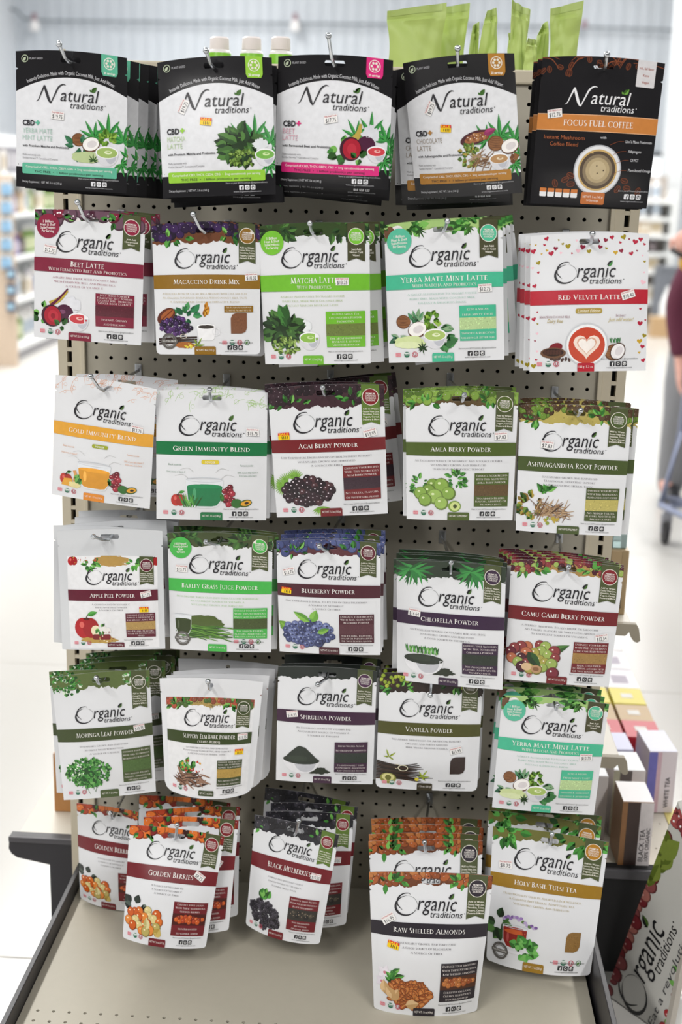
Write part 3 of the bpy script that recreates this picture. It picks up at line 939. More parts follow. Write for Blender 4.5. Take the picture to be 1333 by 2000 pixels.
def pic_acai(A):
    for q in ((.12, .72, 150), (.19, .69, 100), (.08, .75, 200), (.4, .92, 280)):
        for k in range(11): A.leaf(q[0], q[1], .09, q[2] + (k - 5) * 14, .007, '#6fa03a', '#8cba50')
    berries(A, .3, .80, .22, .125, 64, .034, ['#2a1820', '#35202a', '#20121a', '#4a2a30'], 4, '#d8ccd4', .2)
def pic_amla(A):
    leaves(A, .12, .72, .06, .08, 26, .05, G1, 3, .3); leaves(A, .46, .67, .07, .07, 30, .055, G1, 4, .3)
    berries(A, .28, .79, .17, .09, 13, .07, ['#86a84a', '#9aba5c', '#7a9a40'], 5, '#d8e6b0', .2)
    A.ell(.45, .885, .06, .055, '#7a9a3c'); A.ell(.455, .885, .047, .043, '#ccd98c'); A.ell(.455, .885, .018, .02, '#3f4a1e')
def pic_roots(A):
    leaves(A, .12, .78, .1, .1, 34, .06, ['#3f6a24', '#6a8a34', '#8a6a2c', '#2f501c', '#a8923c'], 3, .4)
    leaves(A, .26, .66, .07, .04, 9, .1, G1, 9, .25, 70, 70)
    sticks(A, .33, .82, .15, .055, 70, .1, ['#8a6a4a', '#6a4a32', '#a88a68', '#4f3826', '#b89a78'], 4, 15, 70)
    specks(A, .33, .9, .1, .03, 14, .018, ['#b8a03c', '#8a9a34'], 6)
def pic_applepeel(A):
    blob(A, .33, .9, .2, .045, '#b8964a', 4, .16); apple(A, .2, .77, .125)
    A.ell(.3, .80, .055, .065, '#efe2c0'); blob(A, .38, .80, .08, .05, '#e9e6e2', 5, .25)
    A.rect_(.26, .84, .46, .905, '#7a1a1e', .02); leaves(A, .36, .78, .05, .04, 10, .05, G1, 6, .3); specks(A, .42, .87, .1, .06, 16, .01, ['#c89a4a', '#8a3a2a', '#e6dcc0'], 7)
def pic_barley(A):
    blob(A, .32, .74, .22, .07, '#4f5f2c', 4, .1)
    sticks(A, .38, .83, .17, .06, 60, .17, ['#3f6a24', '#55852f', '#2c4f1c', '#6a9a3c'], 5, -8, 16, .012)
    glass(A, .14, .86, .17, .2, '#34401e', .72)
def pic_blue(A):
    leaves(A, .1, .83, .04, .08, 3, .13, ['#6a9a34', '#80b044'], 3, .35, 160, 60)
    berries(A, .3, .81, .24, .13, 50, .04, ['#56608f', '#454e7c', '#6d78a8', '#3a416a'], 4, '#a2abc8', .22, '#2a2e4c')
    A.leaf(.32, .70, .19, 150, .035, '#5a9434', '#83b84c'); A.leaf(.34, .70, .13, 70, .045, '#6aa43c', '#83b84c'); A.leaf(.39, .80, .13, 22, .03, '#83b84c', '#5a9434')
def heapbowl(A, grass):
    if grass:
        for k in range(26): A.leaf(.1 + .012 * k, .74 + .002 * (k % 5), .08, 90 + 25 * math.sin(k * 2.1), .01, G1[k % 5])
    blob(A, .42, .885, .13, .04, '#283024', 4, .18)
    n = 14; P = [(.19 * math.cos(math.pi + math.pi * k / n), .16 * math.sin(math.pi + math.pi * k / n)) for k in range(n + 1)]
    A.shape(A.loc(.26, .79, P), '#e6e6ea', True); A.shape(A.loc(.3, .8, [(p[0] * .6, p[1] * .8) for p in P]), '#c4c5cc', True)
    if not grass: A.shape(A.loc(.26, .785, [(-.185, -.01), (-.12, .07), (-.05, .135), (-.02, .15), (.04, .135), (.11, .07), (.185, -.01), (0, -.035)]), '#2b332a')
    A.ell(.26, .79, .19, .05, '#2b332a'); A.ell(.24, .78, .12, .03, '#333d31')
def pic_chlor(A): heapbowl(A, True)
def pic_spir(A): heapbowl(A, False)
def pic_camu(A):
    A.leaf(.33, .76, .28, 25, .045, '#2f5528', '#4a7a38')
    berries(A, .26, .78, .22, .13, 26, .055, ['#6a2030', '#8a3a3c', '#a8a04c', '#b86a4a', '#4a1828', '#9ab05a'], 4, '#f2e2d4', .16)
    A.leaf(.2, .74, .2, -50, .05, '#1f3a1e', '#2f5528'); A.ell(.2, .87, .05, .04, '#d8b890'); A.ell(.29, .885, .05, .042, '#b8906a'); A.ell(.29, .885, .03, .02, '#8a6040')
    berries(A, .45, .91, .001, .001, 1, .06, ['#7a2a38'], 6)
def pic_moringa(A):
    sticks(A, .3, .84, .1, .06, 16, .12, ['#2f5a24', '#4a7a38'], 3, 80, 40, .006)
    blob(A, .29, .8, .15, .1, '#1f4a20', 3, .3); leaves(A, .29, .78, .23, .15, 300, .036, ['#2c6a2a', '#3f8a3a', '#1f4f20', '#58a04a', '#74b060'], 4, .5)
    specks(A, .16, .75, .1, .09, 26, .01, ['#e8efe0', '#dfe8d4'], 5, False)
def pic_elm(A):
    leaves(A, .22, .72, .1, .06, 16, .09, G1, 3, .3, 80, 60); specks(A, .3, .7, .14, .07, 18, .016, ['#c83a24', '#d8a02c', '#a82a1e'], 4, False)
    sticks(A, .3, .84, .17, .06, 46, .09, ['#5a3a2a', '#7a5440', '#3f281c', '#94705a'], 5, -15, 50, .02)
def pic_van(A):
    for k in range(12): A.stroke(.2, .78 + .011 * k, [(-.2, .03 - .004 * k), (.02, .0), (.2 + .02 * (k % 4), .035 - .006 * k)], [.014, .018, .006], ['#2b1c14', '#1c120d', '#3c281c'][k % 3])
    A.stroke(.3, .9, [(-.2, -.01), (.1, .01), (.26, .02)], [.012, .012, .005], '#241710')
    A.ring(.26, .80, .05, .008, '#e2dcc0', b=.035); A.ring(.2, .79, .02, .05, '#d8d0b0', n=6)
    fan(A, .12, .71, .1, 75, 4, ('#a8b83c', '#8aa02c')); fan(A, .45, .88, .1, 60, 5, ('#a8b83c', '#8aa02c')); A.ell(.4, .9, .02, .02, '#d8c83c')
    A.ell(.12, .905, .08, .06, '#8a8a3c'); A.ell(.12, .895, .062, .04, '#d2cc8c'); A.ell(.12, .9, .03, .03, '#6a6a2c')
def pic_goldb(A):
    leaves(A, .14, .70, .09, .05, 10, .1, ['#2a332c', '#46524a', '#1c221e', '#6a776c'], 3, .45)
    berries(A, .25, .80, .2, .11, 22, .052, ['#d8702a', '#c85a1c', '#e0873a', '#d8c88a', '#b8a860'], 4, '#f6e0b8', .2, None, .95)
    A.leaf(.3, .87, .12, 100, .04, '#d8d09a', '#b8ac6c'); A.leaf(.4, .92, .1, 60, .05, '#c8b060', '#b09440')
def pic_mulb(A):
    leaves(A, .24, .68, .06, .03, 9, .1, G1, 3, .4, 90, 50)
    for k, (x, y) in enumerate(((.1, .79), (.2, .75), (.31, .75), (.4, .80), (.15, .86), (.26, .84), (.36, .88), (.27, .91), (.42, .87))):
        berries(A, x, y, .055, .06, 22, .018, ['#26232c', '#322e38', '#1a181f', '#44404a'], 4 + k, '#77737c', .2)
def pic_almond(A):
    flower(A, .11, .70, .07, '#e8e2ea', '#c87a8a'); flower(A, .08, .77, .06, '#dfd8e2', '#c87a8a'); leaves(A, .17, .73, .04, .05, 12, .1, G1, 3, .25, 60, 90)
    blob(A, .33, .84, .2, .12, '#7a4220', 3, .06)
    r = random.Random(5); pts = sorted([(r.uniform(-1, 1), r.uniform(-1, 1)) for _ in range(120)], key=lambda p: -p[1])
    for x, y in pts:
        if x * x + y * y > 1: continue
        u, v, a = .33 + .2 * x, .84 - dv(A, .12 * y), r.uniform(0, 180)
        A.ell(u, v, .042, .025, '#6a3416', a, n=12); A.ell(u, v, .037, .02, r.choice(['#b0622e', '#a05424', '#c07438']), a, n=12); A.ell(u, v, .025, .006, '#c98a50', a, n=8)
    for u, v, a in ((.12, .86, 100), (.17, .9, 60), (.3, .92, 10), (.2, .88, 130)):
        A.leaf(u, v, .13, a, .045, '#c09a68', '#d8b688')
def pic_basil(A):
    leaves(A, .1, .70, .05, .07, 16, .1, G2, 3, .4); r = random.Random(8)
    for k in range(16): A.ell(.15 + .02 * k, .66 - .03 * math.sin(k * .3) + r.uniform(-.012, .012), .018, .014, r.choice(['#7a5a9a', '#9a7ab8', '#5a7a3c', '#b8a4cc']), n=8)
    glass(A, .26, .86, .24, .19, '#8a1c14', .85); A.ell(.26, .735, .1, .02, '#c85a24'); A.ell(.26, .875, .17, .022, '#e4e4e8', a0=180, a1=360)
    leaves(A, .36, .85, .09, .05, 24, .08, ['#3f8a35', '#58a548', '#2f6a28', '#74b85c'], 4, .5)
def immun(A, liq, side):
    glass(A, .44, .9, .34, .27, liq, .72)
    apple(A, .2 if side else .15, .84, .06, '#b8342c')
    if side:
        for k in range(14): A.leaf(.25 + .008 * k, .9, .14, 90 + 30 * math.sin(k * 2.3), .008, G1[k % 5])
    else:
        A.shape(A.loc(.16, .87, [(-.06, -.03), (.07, -.04), (.05, .05), (-.03, .045)]), '#e0a238', True); blob(A, .24, .88, .06, .035, '#e4d79a', 4, .15); A.stroke(.24, .82, [(0, -.04), (.01, .03), (0, .08)], [.04, .03, .035], '#d89a5a'); leaves(A, .27, .85, .03, .03, 5, .08, G1, 4, .35, 40, 30)
    berries(A, .66, .80, .05, .09, 13, .027, ['#8a1c2c', '#a82a3c', '#6a1424'], 4, '#e8b0b0', .2); leaves(A, .6, .83, .01, .03, 4, .06, G1, 7, .3, 110, 40)
    A.ell(.73, .86, .05, .045, '#2f6a2a'); A.ell(.81, .86, .06, .035, '#3c5a1e', 15); A.ell(.815, .858, .048, .025, '#e0a02c', 15); A.ell(.82, .858, .02, .012, '#2a1a10', 15)
    for sg in (-1, 1):
        for k in range(2): A.stroke(.44 + sg * (.1 + .05 * k), .60 + .05 * k, [(0, -.015), (sg * .05, .02), (sg * .12, .005)], [.004, .003, .002], '#b8b8b8', smooth=4)
def pic_gold(A): immun(A, '#d8952c', 0)
def pic_green(A): immun(A, '#1f7a4a', 1)
def pic_velvet(A):
    A.ell(.22, .82, .06, .04, '#7a1a24', 20)
    A.ell(.2, .86, .11, .048, '#6a4a34'); A.ell(.2, .855, .09, .034, '#2b1a14')
    for k in range(12): A.ell(.13 + .026 * (k % 6), .845 + .018 * (k // 6), .016, .011, '#4a2a20', 40, n=8); 
    for k in range(6): A.ell(.19 + .03 * k, .905 + .006 * (k % 2), .02, .012, '#4f3a34', 20 * k, n=8)
    coconut(A, .715, .86, .075); A.ell(.752, .853, .064, .078, '#4a2c1c', -25); A.ell(.752, .853, .056, .069, '#eeebec', -25); A.ell(.762, .85, .03, .042, '#d9d3d6', -25)
    for k in range(9): A.leaf(.69 + .009 * k, .79, .05, 90 + 30 * math.sin(k * 2), .006, '#3f7a48')
    A.ell(.485, .80, .185, .185, '#c8cace', n=32); A.ell(.485, .80, .172, .172, '#eceeef', n=32); A.ell(.485, .805, .155, .155, '#c4472f', n=32)
    heart(A, .485, .805, .115, '#f0ddd0'); heart(A, .485, .80, .085, '#d9a890'); heart(A, .485, .803, .073, '#f7efe9')

# ---- top strips
def strip(A, v0, col, seed=1, rough=.018, curve=0.0):
    r = random.Random(seed); n = 70
    w = [(r.uniform(2, 6), r.uniform(0, 6.3), r.uniform(.3, .7)), (r.uniform(8, 14), r.uniform(0, 6.3), r.uniform(.2, .5)), (r.uniform(20, 32), r.uniform(0, 6.3), r.uniform(.15, .3))]
    P = [(0, -.001), (1, -.001)]
    for k in range(n, -1, -1):
        u = k / n
        P.append((u, v0 + curve * (4 * (u - .5) ** 2) + rough * (sum(a * math.sin(f * u * 3.14 + p) for f, p, a in w) + r.uniform(-.35, .35))))
    A.poly(P, col)
def top_fruit(A, base, v0, cols, rad, lf=G1, seed=2, hi='#b8aeb4', nl=16, sq=1.):
    strip(A, v0, base, seed)
    dk = tuple(.55 * x for x in C3(base))
    blob(A, .1, v0 * .35, .16, .055, dk, seed, .2); blob(A, .9, v0 * .35, .15, .055, dk, seed + 1, .2)
    for cu in ((.12, .0), (.86, 0)):
        berries(A, cu[0], v0 * .4, .16, .065, 26, rad, cols, seed + 3, hi, .1, None, sq)
    berries(A, .45, v0 * .22, .3, .03, 18, rad, cols, seed + 4, hi, .1, None, sq)
    leaves(A, .16, v0 * .8, .15, .025, nl // 2, .075, lf, seed + 5, .26); leaves(A, .74, v0 * .6, .1, .03, nl // 2, .075, lf, seed + 6, .26)
    specks(A, .5, v0 * .55, .42, v0 * .35, 30, .007, [tuple(min(1, f * x) for x in C3(base)) for f in (.6, .8, 1.3)], seed + 7)
def top_leaf(A, base, v0, lf=G2, seed=2, n=50, L=.1, pink=None):
    strip(A, v0 * .8, base, seed)
    leaves(A, .14, v0 * .4, .17, .06, n // 2, L, lf, seed + 1, .3); leaves(A, .8, v0 * .4, .2, .06, n // 2, L, lf, seed + 2, .3)
    if pink: specks(A, .15, v0 * .4, .14, .05, 14, .014, pink, seed + 3)

PREM = ['PREMIUM', 'SUPERFOODS', 'CONSCIOUS', 'SOURCING']
ADD = ['Add to Water,', 'Coconut Water, Juice,', 'Smoothies, Tonics,', 'Yogurt, Cereal,', 'Desserts & More']
HOT = ['Just Add', 'Hot or Cold', 'Water!']
PROB = ['1 Billion', 'Heat & Shelf', 'Stable Probiotics', 'Per Serving']
def sp(**k): return k
DEEP = '#6e1a22'
# kinds of pouch: band top/bottom (v), title, colours, picture
SPEC = {
 'beet': sp(b=(.365, .472), band='#7d1f38', t='BEET LATTE', t2='WITH FERMENTED BEET AND PROBIOTICS', tw=.31, sub=['A DAIRY FREE DRINK WITH COCONUT MILK', 'WITH FERMENTED BEET AND PROBIOTICS', 'A SOURCE OF VITAMIN C'], subc='#9a4a60', pic=pic_beet, panel=(.585, .93, .61, .87, '#7d1f38', '#5a2430', ['BEET JUICE POWDER', 'FERMENTED BEET POWDER', 'COCONUT MILK - PROBIOTICS', 'GINGER ROOT EXTRACT'], ['INSTANT, CREAMY', 'AND DELICIOUS']), tab=('#7d1f38', .33, .54, 'NET WT. 5.3 oz (150 g)'), circ='#8a1f3c', seal='#8a1f3c', rib=HOT, tp=('fruit', '#e6dfe0', .085, ['#4a1a30', '#7d1f38', '#6a4a5a'], .07), price=(.15, .30, -8, '$12.75')),
 'maca': sp(b=(.385, .49), band='#8a6416', t='MACACCINO DRINK MIX', tw=.62, sub=['A DELICIOUS BLEND OF CACAO MACA MESQUITE WITH CHIA AND FLAX', 'AN ORGANIC SUPERFOOD BEVERAGE WITH COCONUT MILK TASTE', 'A CAFFEINE FREE COFFEE ALTERNATIVE BLEND'], subc='#b8a87c', pic=pic_maca, sw=('#7a4f36', .725, .875, .675, .835), swt=['THE ULTIMATE SUPERFOOD', 'COFFEE SUBSTITUTE'], tab=('#8a6416', .37, .575, 'NET WT. 4 oz (113 g)'), seal='#8a6420', rib=ADD, tp=('fruit', '#6b4028', .15, ['#2c1a3c', '#3b2352', '#1e1328'], .04), price=(.92, .40, 4, '$18.32'), corner=.006, cert4=1, stamp=1),
 'matcha': sp(b=(.352, .468), band='#6fb62f', t='MATCHA LATTE', t2='WITH PROBIOTICS', tw=.43, sub=['A GREAT ALTERNATIVE TO SUGARY COFFEE', 'DAIRY FREE, MADE WITH COCONUT MILK', 'INSTANT MATCHA BEVERAGE LATTE'], subc='#a4b878', pic=pic_matcha, panel=(.60, .955, .615, .875, '#6fb62f', '#6b7a3c', ['MATCHA GREEN TEA', 'COCONUT MILK POWDER', 'PROBIOTICS'], ['THE MOST INCREDIBLE', 'BEVERAGE & MATCHA', 'SMOOTHIE BOOSTER']), tab=('#6fb62f', .37, .56, 'NET WT. 5.3 oz (150 g)'), circ='#74bc34', seal='#74bc34', rib=HOT, tp=('leaf', '#31451f', .12, G2), price=(.755, .405, 0, '$13.25')),
 'yerba': sp(b=(.362, .468), band='#46b58f', t='YERBA MATE MINT LATTE', t2='WITH MATCHA AND PROBIOTICS', tw=.74, sub=['A GREAT ALTERNATIVE TO SUGARY COFFEE', 'DAIRY FREE, MADE WITH COCONUT MILK', 'INSTANT & DELICIOUS DRINK'], subc='#9cc4b4', pic=pic_yerba, panel=(.625, .935, .595, .85, '#46b58f', '#b3cc93', ['KETO & VEGAN', 'FRESH MINTY TASTE'], ['SMOOTH & DELICIOUS', 'UPLIFTING & JITTER FREE']), tab=('#46b58f', .38, .57, 'NET WT. 5.3 oz (150 g)'), circ='#56b898', seal='#4fb893', rib=HOT, tp=('leaf', '#9fbf76', .085, G1), coco=1, price=(.845, .475, 2, '$12.75')),
 'velvet': sp(b=(.402, .506), band='#b21f30', t='RED VELVET LATTE', tw=.53, pic=pic_velvet, tab=('#b21f30', .41, .555, '150 g  5.3 oz'), tp=('hearts',), price=(.83, .44, 17, '$10.40'), sub=[], velvet=1, logoc='#3c8a3a'),
 'gold': sp(b=(.37, .475), band='#dfa136', t='GOLD IMMUNITY BLEND', tw=.68, pic=pic_gold, tab=('#e08a2c', .33, .54, 'NET WT. 3.5 oz (100 g)'), tp=('sketch', '#d9a080'), price=(.84, .345, -4, '$15.75'), sub=[], pill='#9aa42c', imm='#d89a70'),
 'green': sp(b=(.385, .485), band='#17703f', t='GREEN IMMUNITY BLEND', tw=.70, pic=pic_green, tab=('#17703f', .40, .60, 'NET WT. 3.5 oz (100 g)'), tp=('sketch', '#9cc070'), price=(.87, .305, 0, '$15.75'), sub=[], pill='#d8c23c', imm='#6a8a74'),
 'acai': sp(b=(.395, .492), band='#711b20', t='ACAI BERRY POWDER', tw=.52, sub=['LOW TEMPERATURE DRYING ENSURES OPTIMAL NUTRIENT INTEGRITY', 'SUSTAINABLY GROWN AND HARVESTED', 'A SOURCE OF FIBER'], pic=pic_acai, panel=(.62, .945, .60, .875, '#711b20', '#392530', ['ENHANCE YOUR RECIPES', 'WITH THIS NUTRITIOUS', 'ACAI BERRY POWDER'], ['NO FILLERS, FLAVORS,', 'OR SWEETENERS ADDED']), tab=('#711b20', .40, .595, 'NET WT. 3.5 oz (100 g)'), seal='#7d1a22', rib=ADD, rc='#5a742c', tp=('fruit', '#40262e', .165, ['#2a1820', '#35202a', '#20121a'], .036), price=(.87, .36, 14, '$19.95'), sale=(.115, .365, 2)),
 'amla': sp(b=(.385, .487), band='#4b5c24', t='AMLA BERRY POWDER', tw=.55, sub=['AN EXCELLENT SOURCE OF VITAMIN C AND A SOURCE OF FIBER', 'SUSTAINABLY GROWN AND HARVESTED', 'TRADITIONAL AYURVEDIC SUPPORT'], pic=pic_amla, panel=(.63, .945, .618, .885, '#4b5c24', '#5f4a2c', ['ENHANCE YOUR RECIPES', 'WITH THIS NUTRITIOUS', 'AMLA BERRY POWDER'], ['NO ADDED FILLERS,', 'FLAVORS, ADDITIVES OR', 'PRESERVATIVES']), tab=('#4b5c24', .385, .59, 'DIETARY SUPPLEMENT'), seal='#4f6026', rib=ADD, tp=('fruit', '#5d4b30', .105, ['#86a84a', '#7a9a40', '#4f6a28'], .045), price=(.86, .335, 4, '$7.83')),
 'ashwa': sp(b=(.40, .51), band='#46542a', t='ASHWAGANDHA ROOT POWDER', tw=.83, sub=['SUSTAINABLY GROWN AND HARVESTED', 'TRADITIONAL AYURVEDIC SUPPORT', 'A REJUVENATING HERBAL TONIC'], pic=pic_roots, panel=(.64, .945, .62, .885, '#46542a', '#b8ac62', ['ENHANCE YOUR RECIPES', 'WITH THIS NUTRITIOUS', 'ASHWAGANDHA ROOT POWDER'], ['NO ADDED FILLERS,', 'FLAVORS, ADDITIVES OR', 'PRESERVATIVES']), tab=('#46542a', .39, .60, 'DIETARY SUPPLEMENT'), seal='#4a5a2c', rib=ADD, tp=('fruit', '#b3a45a', .14, ['#5a4630', '#6a8a34', '#4a3422'], .03), price=(.26, .305, -6, '$7.83')),
 'apple': sp(rect=(.085, .215, .945, .985), b=(.352, .47), band='#5f1c2e', t='APPLE PEEL POWDER', tw=.5, sub=['A GOOD SOURCE OF VITAMIN C', '100% APPLE PEEL POWDER', 'A SOURCE OF FIBER'], pic=pic_applepeel, panel=(.64, .965, .605, .875, '#5f1c2e', '#ad8d52', ['ENHANCE YOUR RECIPES', 'POWDER IS EQUIVALENT TO', 'THE WHOLE APPLE PEEL'], ['NO FILLERS, FLAVORS,', 'SUGAR OR PRESERVATIVES', 'ADDED']), tab=('#5f1c2e', .42, .61, 'NET WT. 7 oz (200 g)'), seal='#5f1c2e', rib=ADD, tp=('applet',), price=(.87, .40, 12, '$12.75'), sale=(.845, .565, 0), film='clear'),
 'barley': sp(b=(.385, .49), band='#46b24c', t='BARLEY GRASS JUICE POWDER', tw=.74, sub=['FROM ORGANIC BARLEY GRASS JUICE DRIED AT A LOW TEMPERATURE', 'AN EXCELLENT SOURCE OF VITAMIN A', 'SUSTAINABLY GROWN AND HARVESTED'], subc='#a8cc98', pic=pic_barley, panel=(.635, .96, .61, .875, '#46b24c', '#45522a', ['ENHANCE YOUR SMOOTHIES', 'WITH THIS NUTRITIOUS', 'BARLEY GRASS JUICE POWDER'], ['NO ADDED FILLERS,', 'FLAVORS, ADDITIVES OR', 'PRESERVATIVES ADDED']), tab=('#46b24c', .38, .565, 'NET WT. 5.3 oz (150 g)'), circ='#46b24c', ctxt=['100% Natural', 'Freshly Juiced', 'Raw', 'Green'], seal='#46b24c', rib=ADD, tp=('leaf', '#3f4a28', .14, G2), price=(.13, .30, -4, '$15.75'), stamp=1, cert4=1),
 'blue': sp(b=(.372, .48), band='#4c222c', t='BLUEBERRY POWDER', tw=.52, sub=['ONE TABLESPOON IS EQUAL TO 1/2 CUP OF FRESH BLUEBERRIES', 'A SOURCE OF VITAMIN C', 'A SOURCE OF FIBER'], pic=pic_blue, panel=(.605, .94, .625, .885, '#4c222c', '#573038', ['ENHANCE YOUR RECIPES', 'WITH THIS NUTRITIOUS', 'BLUEBERRY POWDER'], ['NO FILLERS, FLAVORS', 'SUGAR OR PRESERVATIVES', 'OR SWEETENERS ADDED']), tab=('#4c222c', .40, .60, 'NET WT. 3.5 oz (100 g)'), seal='#5d1f2c', rib=ADD, tp=('fruit', '#5e343a', .12, ['#56608f', '#454e7c', '#3a416a'], .05), price=(.115, .265, 12, '$12.75'), sale=(.09, .43, -4)),
 'chlor': sp(b=(.405, .51), band='#37213c', t='CHLORELLA POWDER', tw=.54, sub=['AN EXCELLENT SOURCE OF VITAMIN B12 AND IRON', 'SUSTAINABLY GROWN AND HARVESTED', 'A GOOD SOURCE OF VITAMIN A'], pic=pic_chlor, panel=(.625, .95, .625, .885, '#37213c', '#2b332a', ['ENHANCE YOUR SMOOTHIES', 'WITH THIS INCREDIBLE', 'CHLORELLA POWDER'], ['NO ADDED FILLERS,', 'FLAVORS, ADDITIVES OR', 'PRESERVATIVES']), tab=('#37213c', .40, .585, 'NET WT. 5.3 oz (150 g)'), seal='#37213c', rib=ADD, tp=('fern', '#2c382a', .135), price=(.17, .415, -6, '$16.64')),
 'camu': sp(b=(.372, .482), band='#6f1a20', t='CAMU CAMU BERRY POWDER', tw=.76, sub=['A PERFECT ADDITION TO ANY DRINK OR SMOOTHIE', 'NO FILLERS, FLAVORS OR SWEETENERS ADDED', 'AN EXCELLENT SOURCE OF VITAMIN C'], pic=pic_camu, panel=(.62, .945, .625, .89, '#6f1a20', '#9c7a44', ['ENHANCE YOUR RECIPES', 'WITH THIS NUTRITIOUS', 'CAMU CAMU BERRY POWDER'], ['100% COLD DRIED', 'NO FILLERS, ASCORBIC ACID', 'OR SWEETENERS ADDED']), tab=('#6f1a20', .40, .595, 'NET WT. 3.5 oz (100 g)'), seal='#7d1a24', rib=ADD, tp=('fruit', '#a8854c', .095, ['#6a2030', '#8a3a3c', '#9ab05a', '#4a1828'], .03), price=(.87, .58, 10, '$12.54')),
 'moringa': sp(b=(.425, .525), band='#3f4a28', t='MORINGA LEAF POWDER', tw=.6, sub=['SUSTAINABLY GROWN AND HARVESTED', 'NUTRIENT DENSE WHOLE FOOD', 'A SOURCE OF CALCIUM'], pic=pic_moringa, panel=(.66, .965, .61, .885, '#46542c', '#4c6634', ['ENHANCE YOUR RECIPES', 'WITH THIS NUTRITIOUS', 'MORINGA LEAF POWDER'], ['NO ADDED FILLERS,', 'FLAVORS, ADDITIVES OR', 'PRESERVATIVES']), tab=('#46542c', .40, .60, 'NET WT. 7 oz (200 g)'), seal='#3f4a28', rib=ADD, tp=('bush', '#5a6a38', .14), price=(.86, .45, 6, '$15.75')),
 'elm': sp(rect=(.055, .17, .935, .985), b=(.345, .465), band='#37441f', t='SLIPPERY ELM BARK POWDER', t2='(ULMUS RUBRA)', tw=.62, sub=['SUSTAINABLY GROWN AND HARVESTED', 'TRADITIONAL COMFORTING HERB SUPPORT', 'A RICH EUROPEAN HERBAL TONIC'], pic=pic_elm, panel=(.61, .91, .625, .89, '#37441f', '#ab8c44', ['ENHANCE YOUR RECIPES', 'WITH THIS NUTRITIOUS', 'SLIPPERY ELM POWDER'], ['NO ADDED FILLERS,', 'FLAVORS OR ADDITIVES']), tab=('#37441f', .38, .575, 'NET WT. 7 oz (200 g)'), seal='#37441f', rib=ADD, tp=('fruit', '#a88f54', .09, ['#8a4a3a', '#b0503a', '#4f6a34'], .03), price=(.895, .385, 4, '$15.75'), sale=(.865, .54, 0), hole='round', stand=1, arc=.012),
 'spir': sp(b=(.36, .465), band='#3d2039', t='SPIRULINA POWDER', tw=.52, sub=['AN EXCELLENT SOURCE OF VITAMIN B12', 'AN EXCELLENT SOURCE OF VITAMIN A', 'A SOURCE OF THIAMINE'], pic=pic_spir, panel=(.60, .935, .615, .89, '#3d2039', '#2b332c', ['FRESH WATER ALGAE', 'NO FILLERS OR ADDITIVES'], ['TRADITIONALLY USED', 'TO PROMOTE ALKALINITY', 'AND ENHANCED DETOX']), tab=('#3d2039', .385, .575, 'NET WT. 5.3 oz (150 g)'), seal='#4a2848', rib=ADD, tp=('fern', '#262c28', .09), price=(.155, .395, 8, '$16.95')),
 'van': sp(b=(.405, .51), band='#4b4b1d', t='VANILLA POWDER', tw=.46, sub=['NO ADDED SWEETENERS OR ARTIFICIAL FLAVORS', 'ORGANIC AND PURELY GROUND', '100% WHOLE GROUND VANILLA'], pic=pic_van, sw=('#32231f', .72, .865, .685, .84), tab=('#37301c', .405, .555, '1.75 oz (50 g)'), seal='#4b4b2d', rib=ADD, tp=('fruit', '#2e2320', .16, ['#a8b83c', '#3c281c', '#8aa02c'], .02), price=(.77, .625, 14, '$15.95'), corner=.008),
 'goldb': sp(b=(.325, .45), band=DEEP, t='GOLDEN BERRIES', tw=.5, sub=['A SOURCE OF VITAMIN B3', 'A SOURCE OF VITAMIN C', 'A SOURCE OF FIBER'], pic=pic_goldb, panel=(.58, .95, .60, .89, DEEP, '#4a1814', ['ENHANCE YOUR SALADS', 'WITH THESE NUTRITIOUS', 'GOLDEN BERRIES'], ['NON IRRADIATED', 'NO SULPHUR ADDED']), pber=['#b0401f', '#c85a24', '#8a2a18'], tab=(DEEP, .33, .53, 'NET WT. 8 oz (227 g)'), seal='#7d1a24', rib=ADD, tp=('fruit', '#8a2a1c', .075, ['#d8702a', '#7d1f1c', '#3a1a14', '#b0401f'], .055), price=(.81, .375, -30, '$8.75'), nl=8, sq=.85, corner=.004, stand=1, arc=.004),
 'mulb': sp(b=(.325, .45), band=DEEP, t='BLACK MULBERRIES', tw=.54, sub=['A SWEET AND DELICIOUS SNACK', 'A GOOD SOURCE OF VITAMIN C', 'NATURAL SWEET TASTE'], pic=pic_mulb, panel=(.57, .92, .60, .89, DEEP, '#33302c', ['ENHANCE YOUR RECIPES', 'WITH THESE NUTRITIOUS', 'BLACK MULBERRIES'], ['NON IRRADIATED', 'NO SULPHUR', 'OR SUGAR ADDED']), pber=['#262626', '#3a3630', '#565044'], tab=(DEEP, .34, .54, 'NET WT. 8 oz (227 g)'), seal='#7d1a24', rib=ADD, rc='#5a742c', tp=('fruit', '#2b2a30', .13, ['#2b2a30', '#3a3840', '#201f24'], .05), price=(.83, .40, -2, '$10.35'), nl=4, corner=.004, stand=1, arc=.004),
 'almond': sp(b=(.335, .43), band='#231d26', t='RAW SHELLED ALMONDS', tw=.62, sub=['SUSTAINABLY GROWN AND HARVESTED', 'A GOOD SOURCE OF MAGNESIUM', 'A SOURCE OF FIBER'], pic=pic_almond, panel=(.615, .95, .60, .885, '#231d26', '#4a2614', ['ENHANCE YOUR SMOOTHIES', 'WITH THESE NUTRITIOUS', 'RAW SHELLED ALMONDS'], ['CERTIFIED ORGANIC', 'CREAMY NUTRITIOUS', 'NON IRRADIATED']), pber=['#a85a2c', '#b87038', '#94481f'], tab=('#231d26', .375, .58, 'NET WT. 16 oz (454 g)'), seal='#2b242e', rib=ADD, tp=('fruit', '#6a3a20', .09, ['#a85a2c', '#8a4620', '#b87440', '#94481f'], .04), price=(.15, .315, 30, '$16.95'), sale=(.19, .49, -12), sq=.62, nl=20, corner=.004, stand=1, arc=.004),
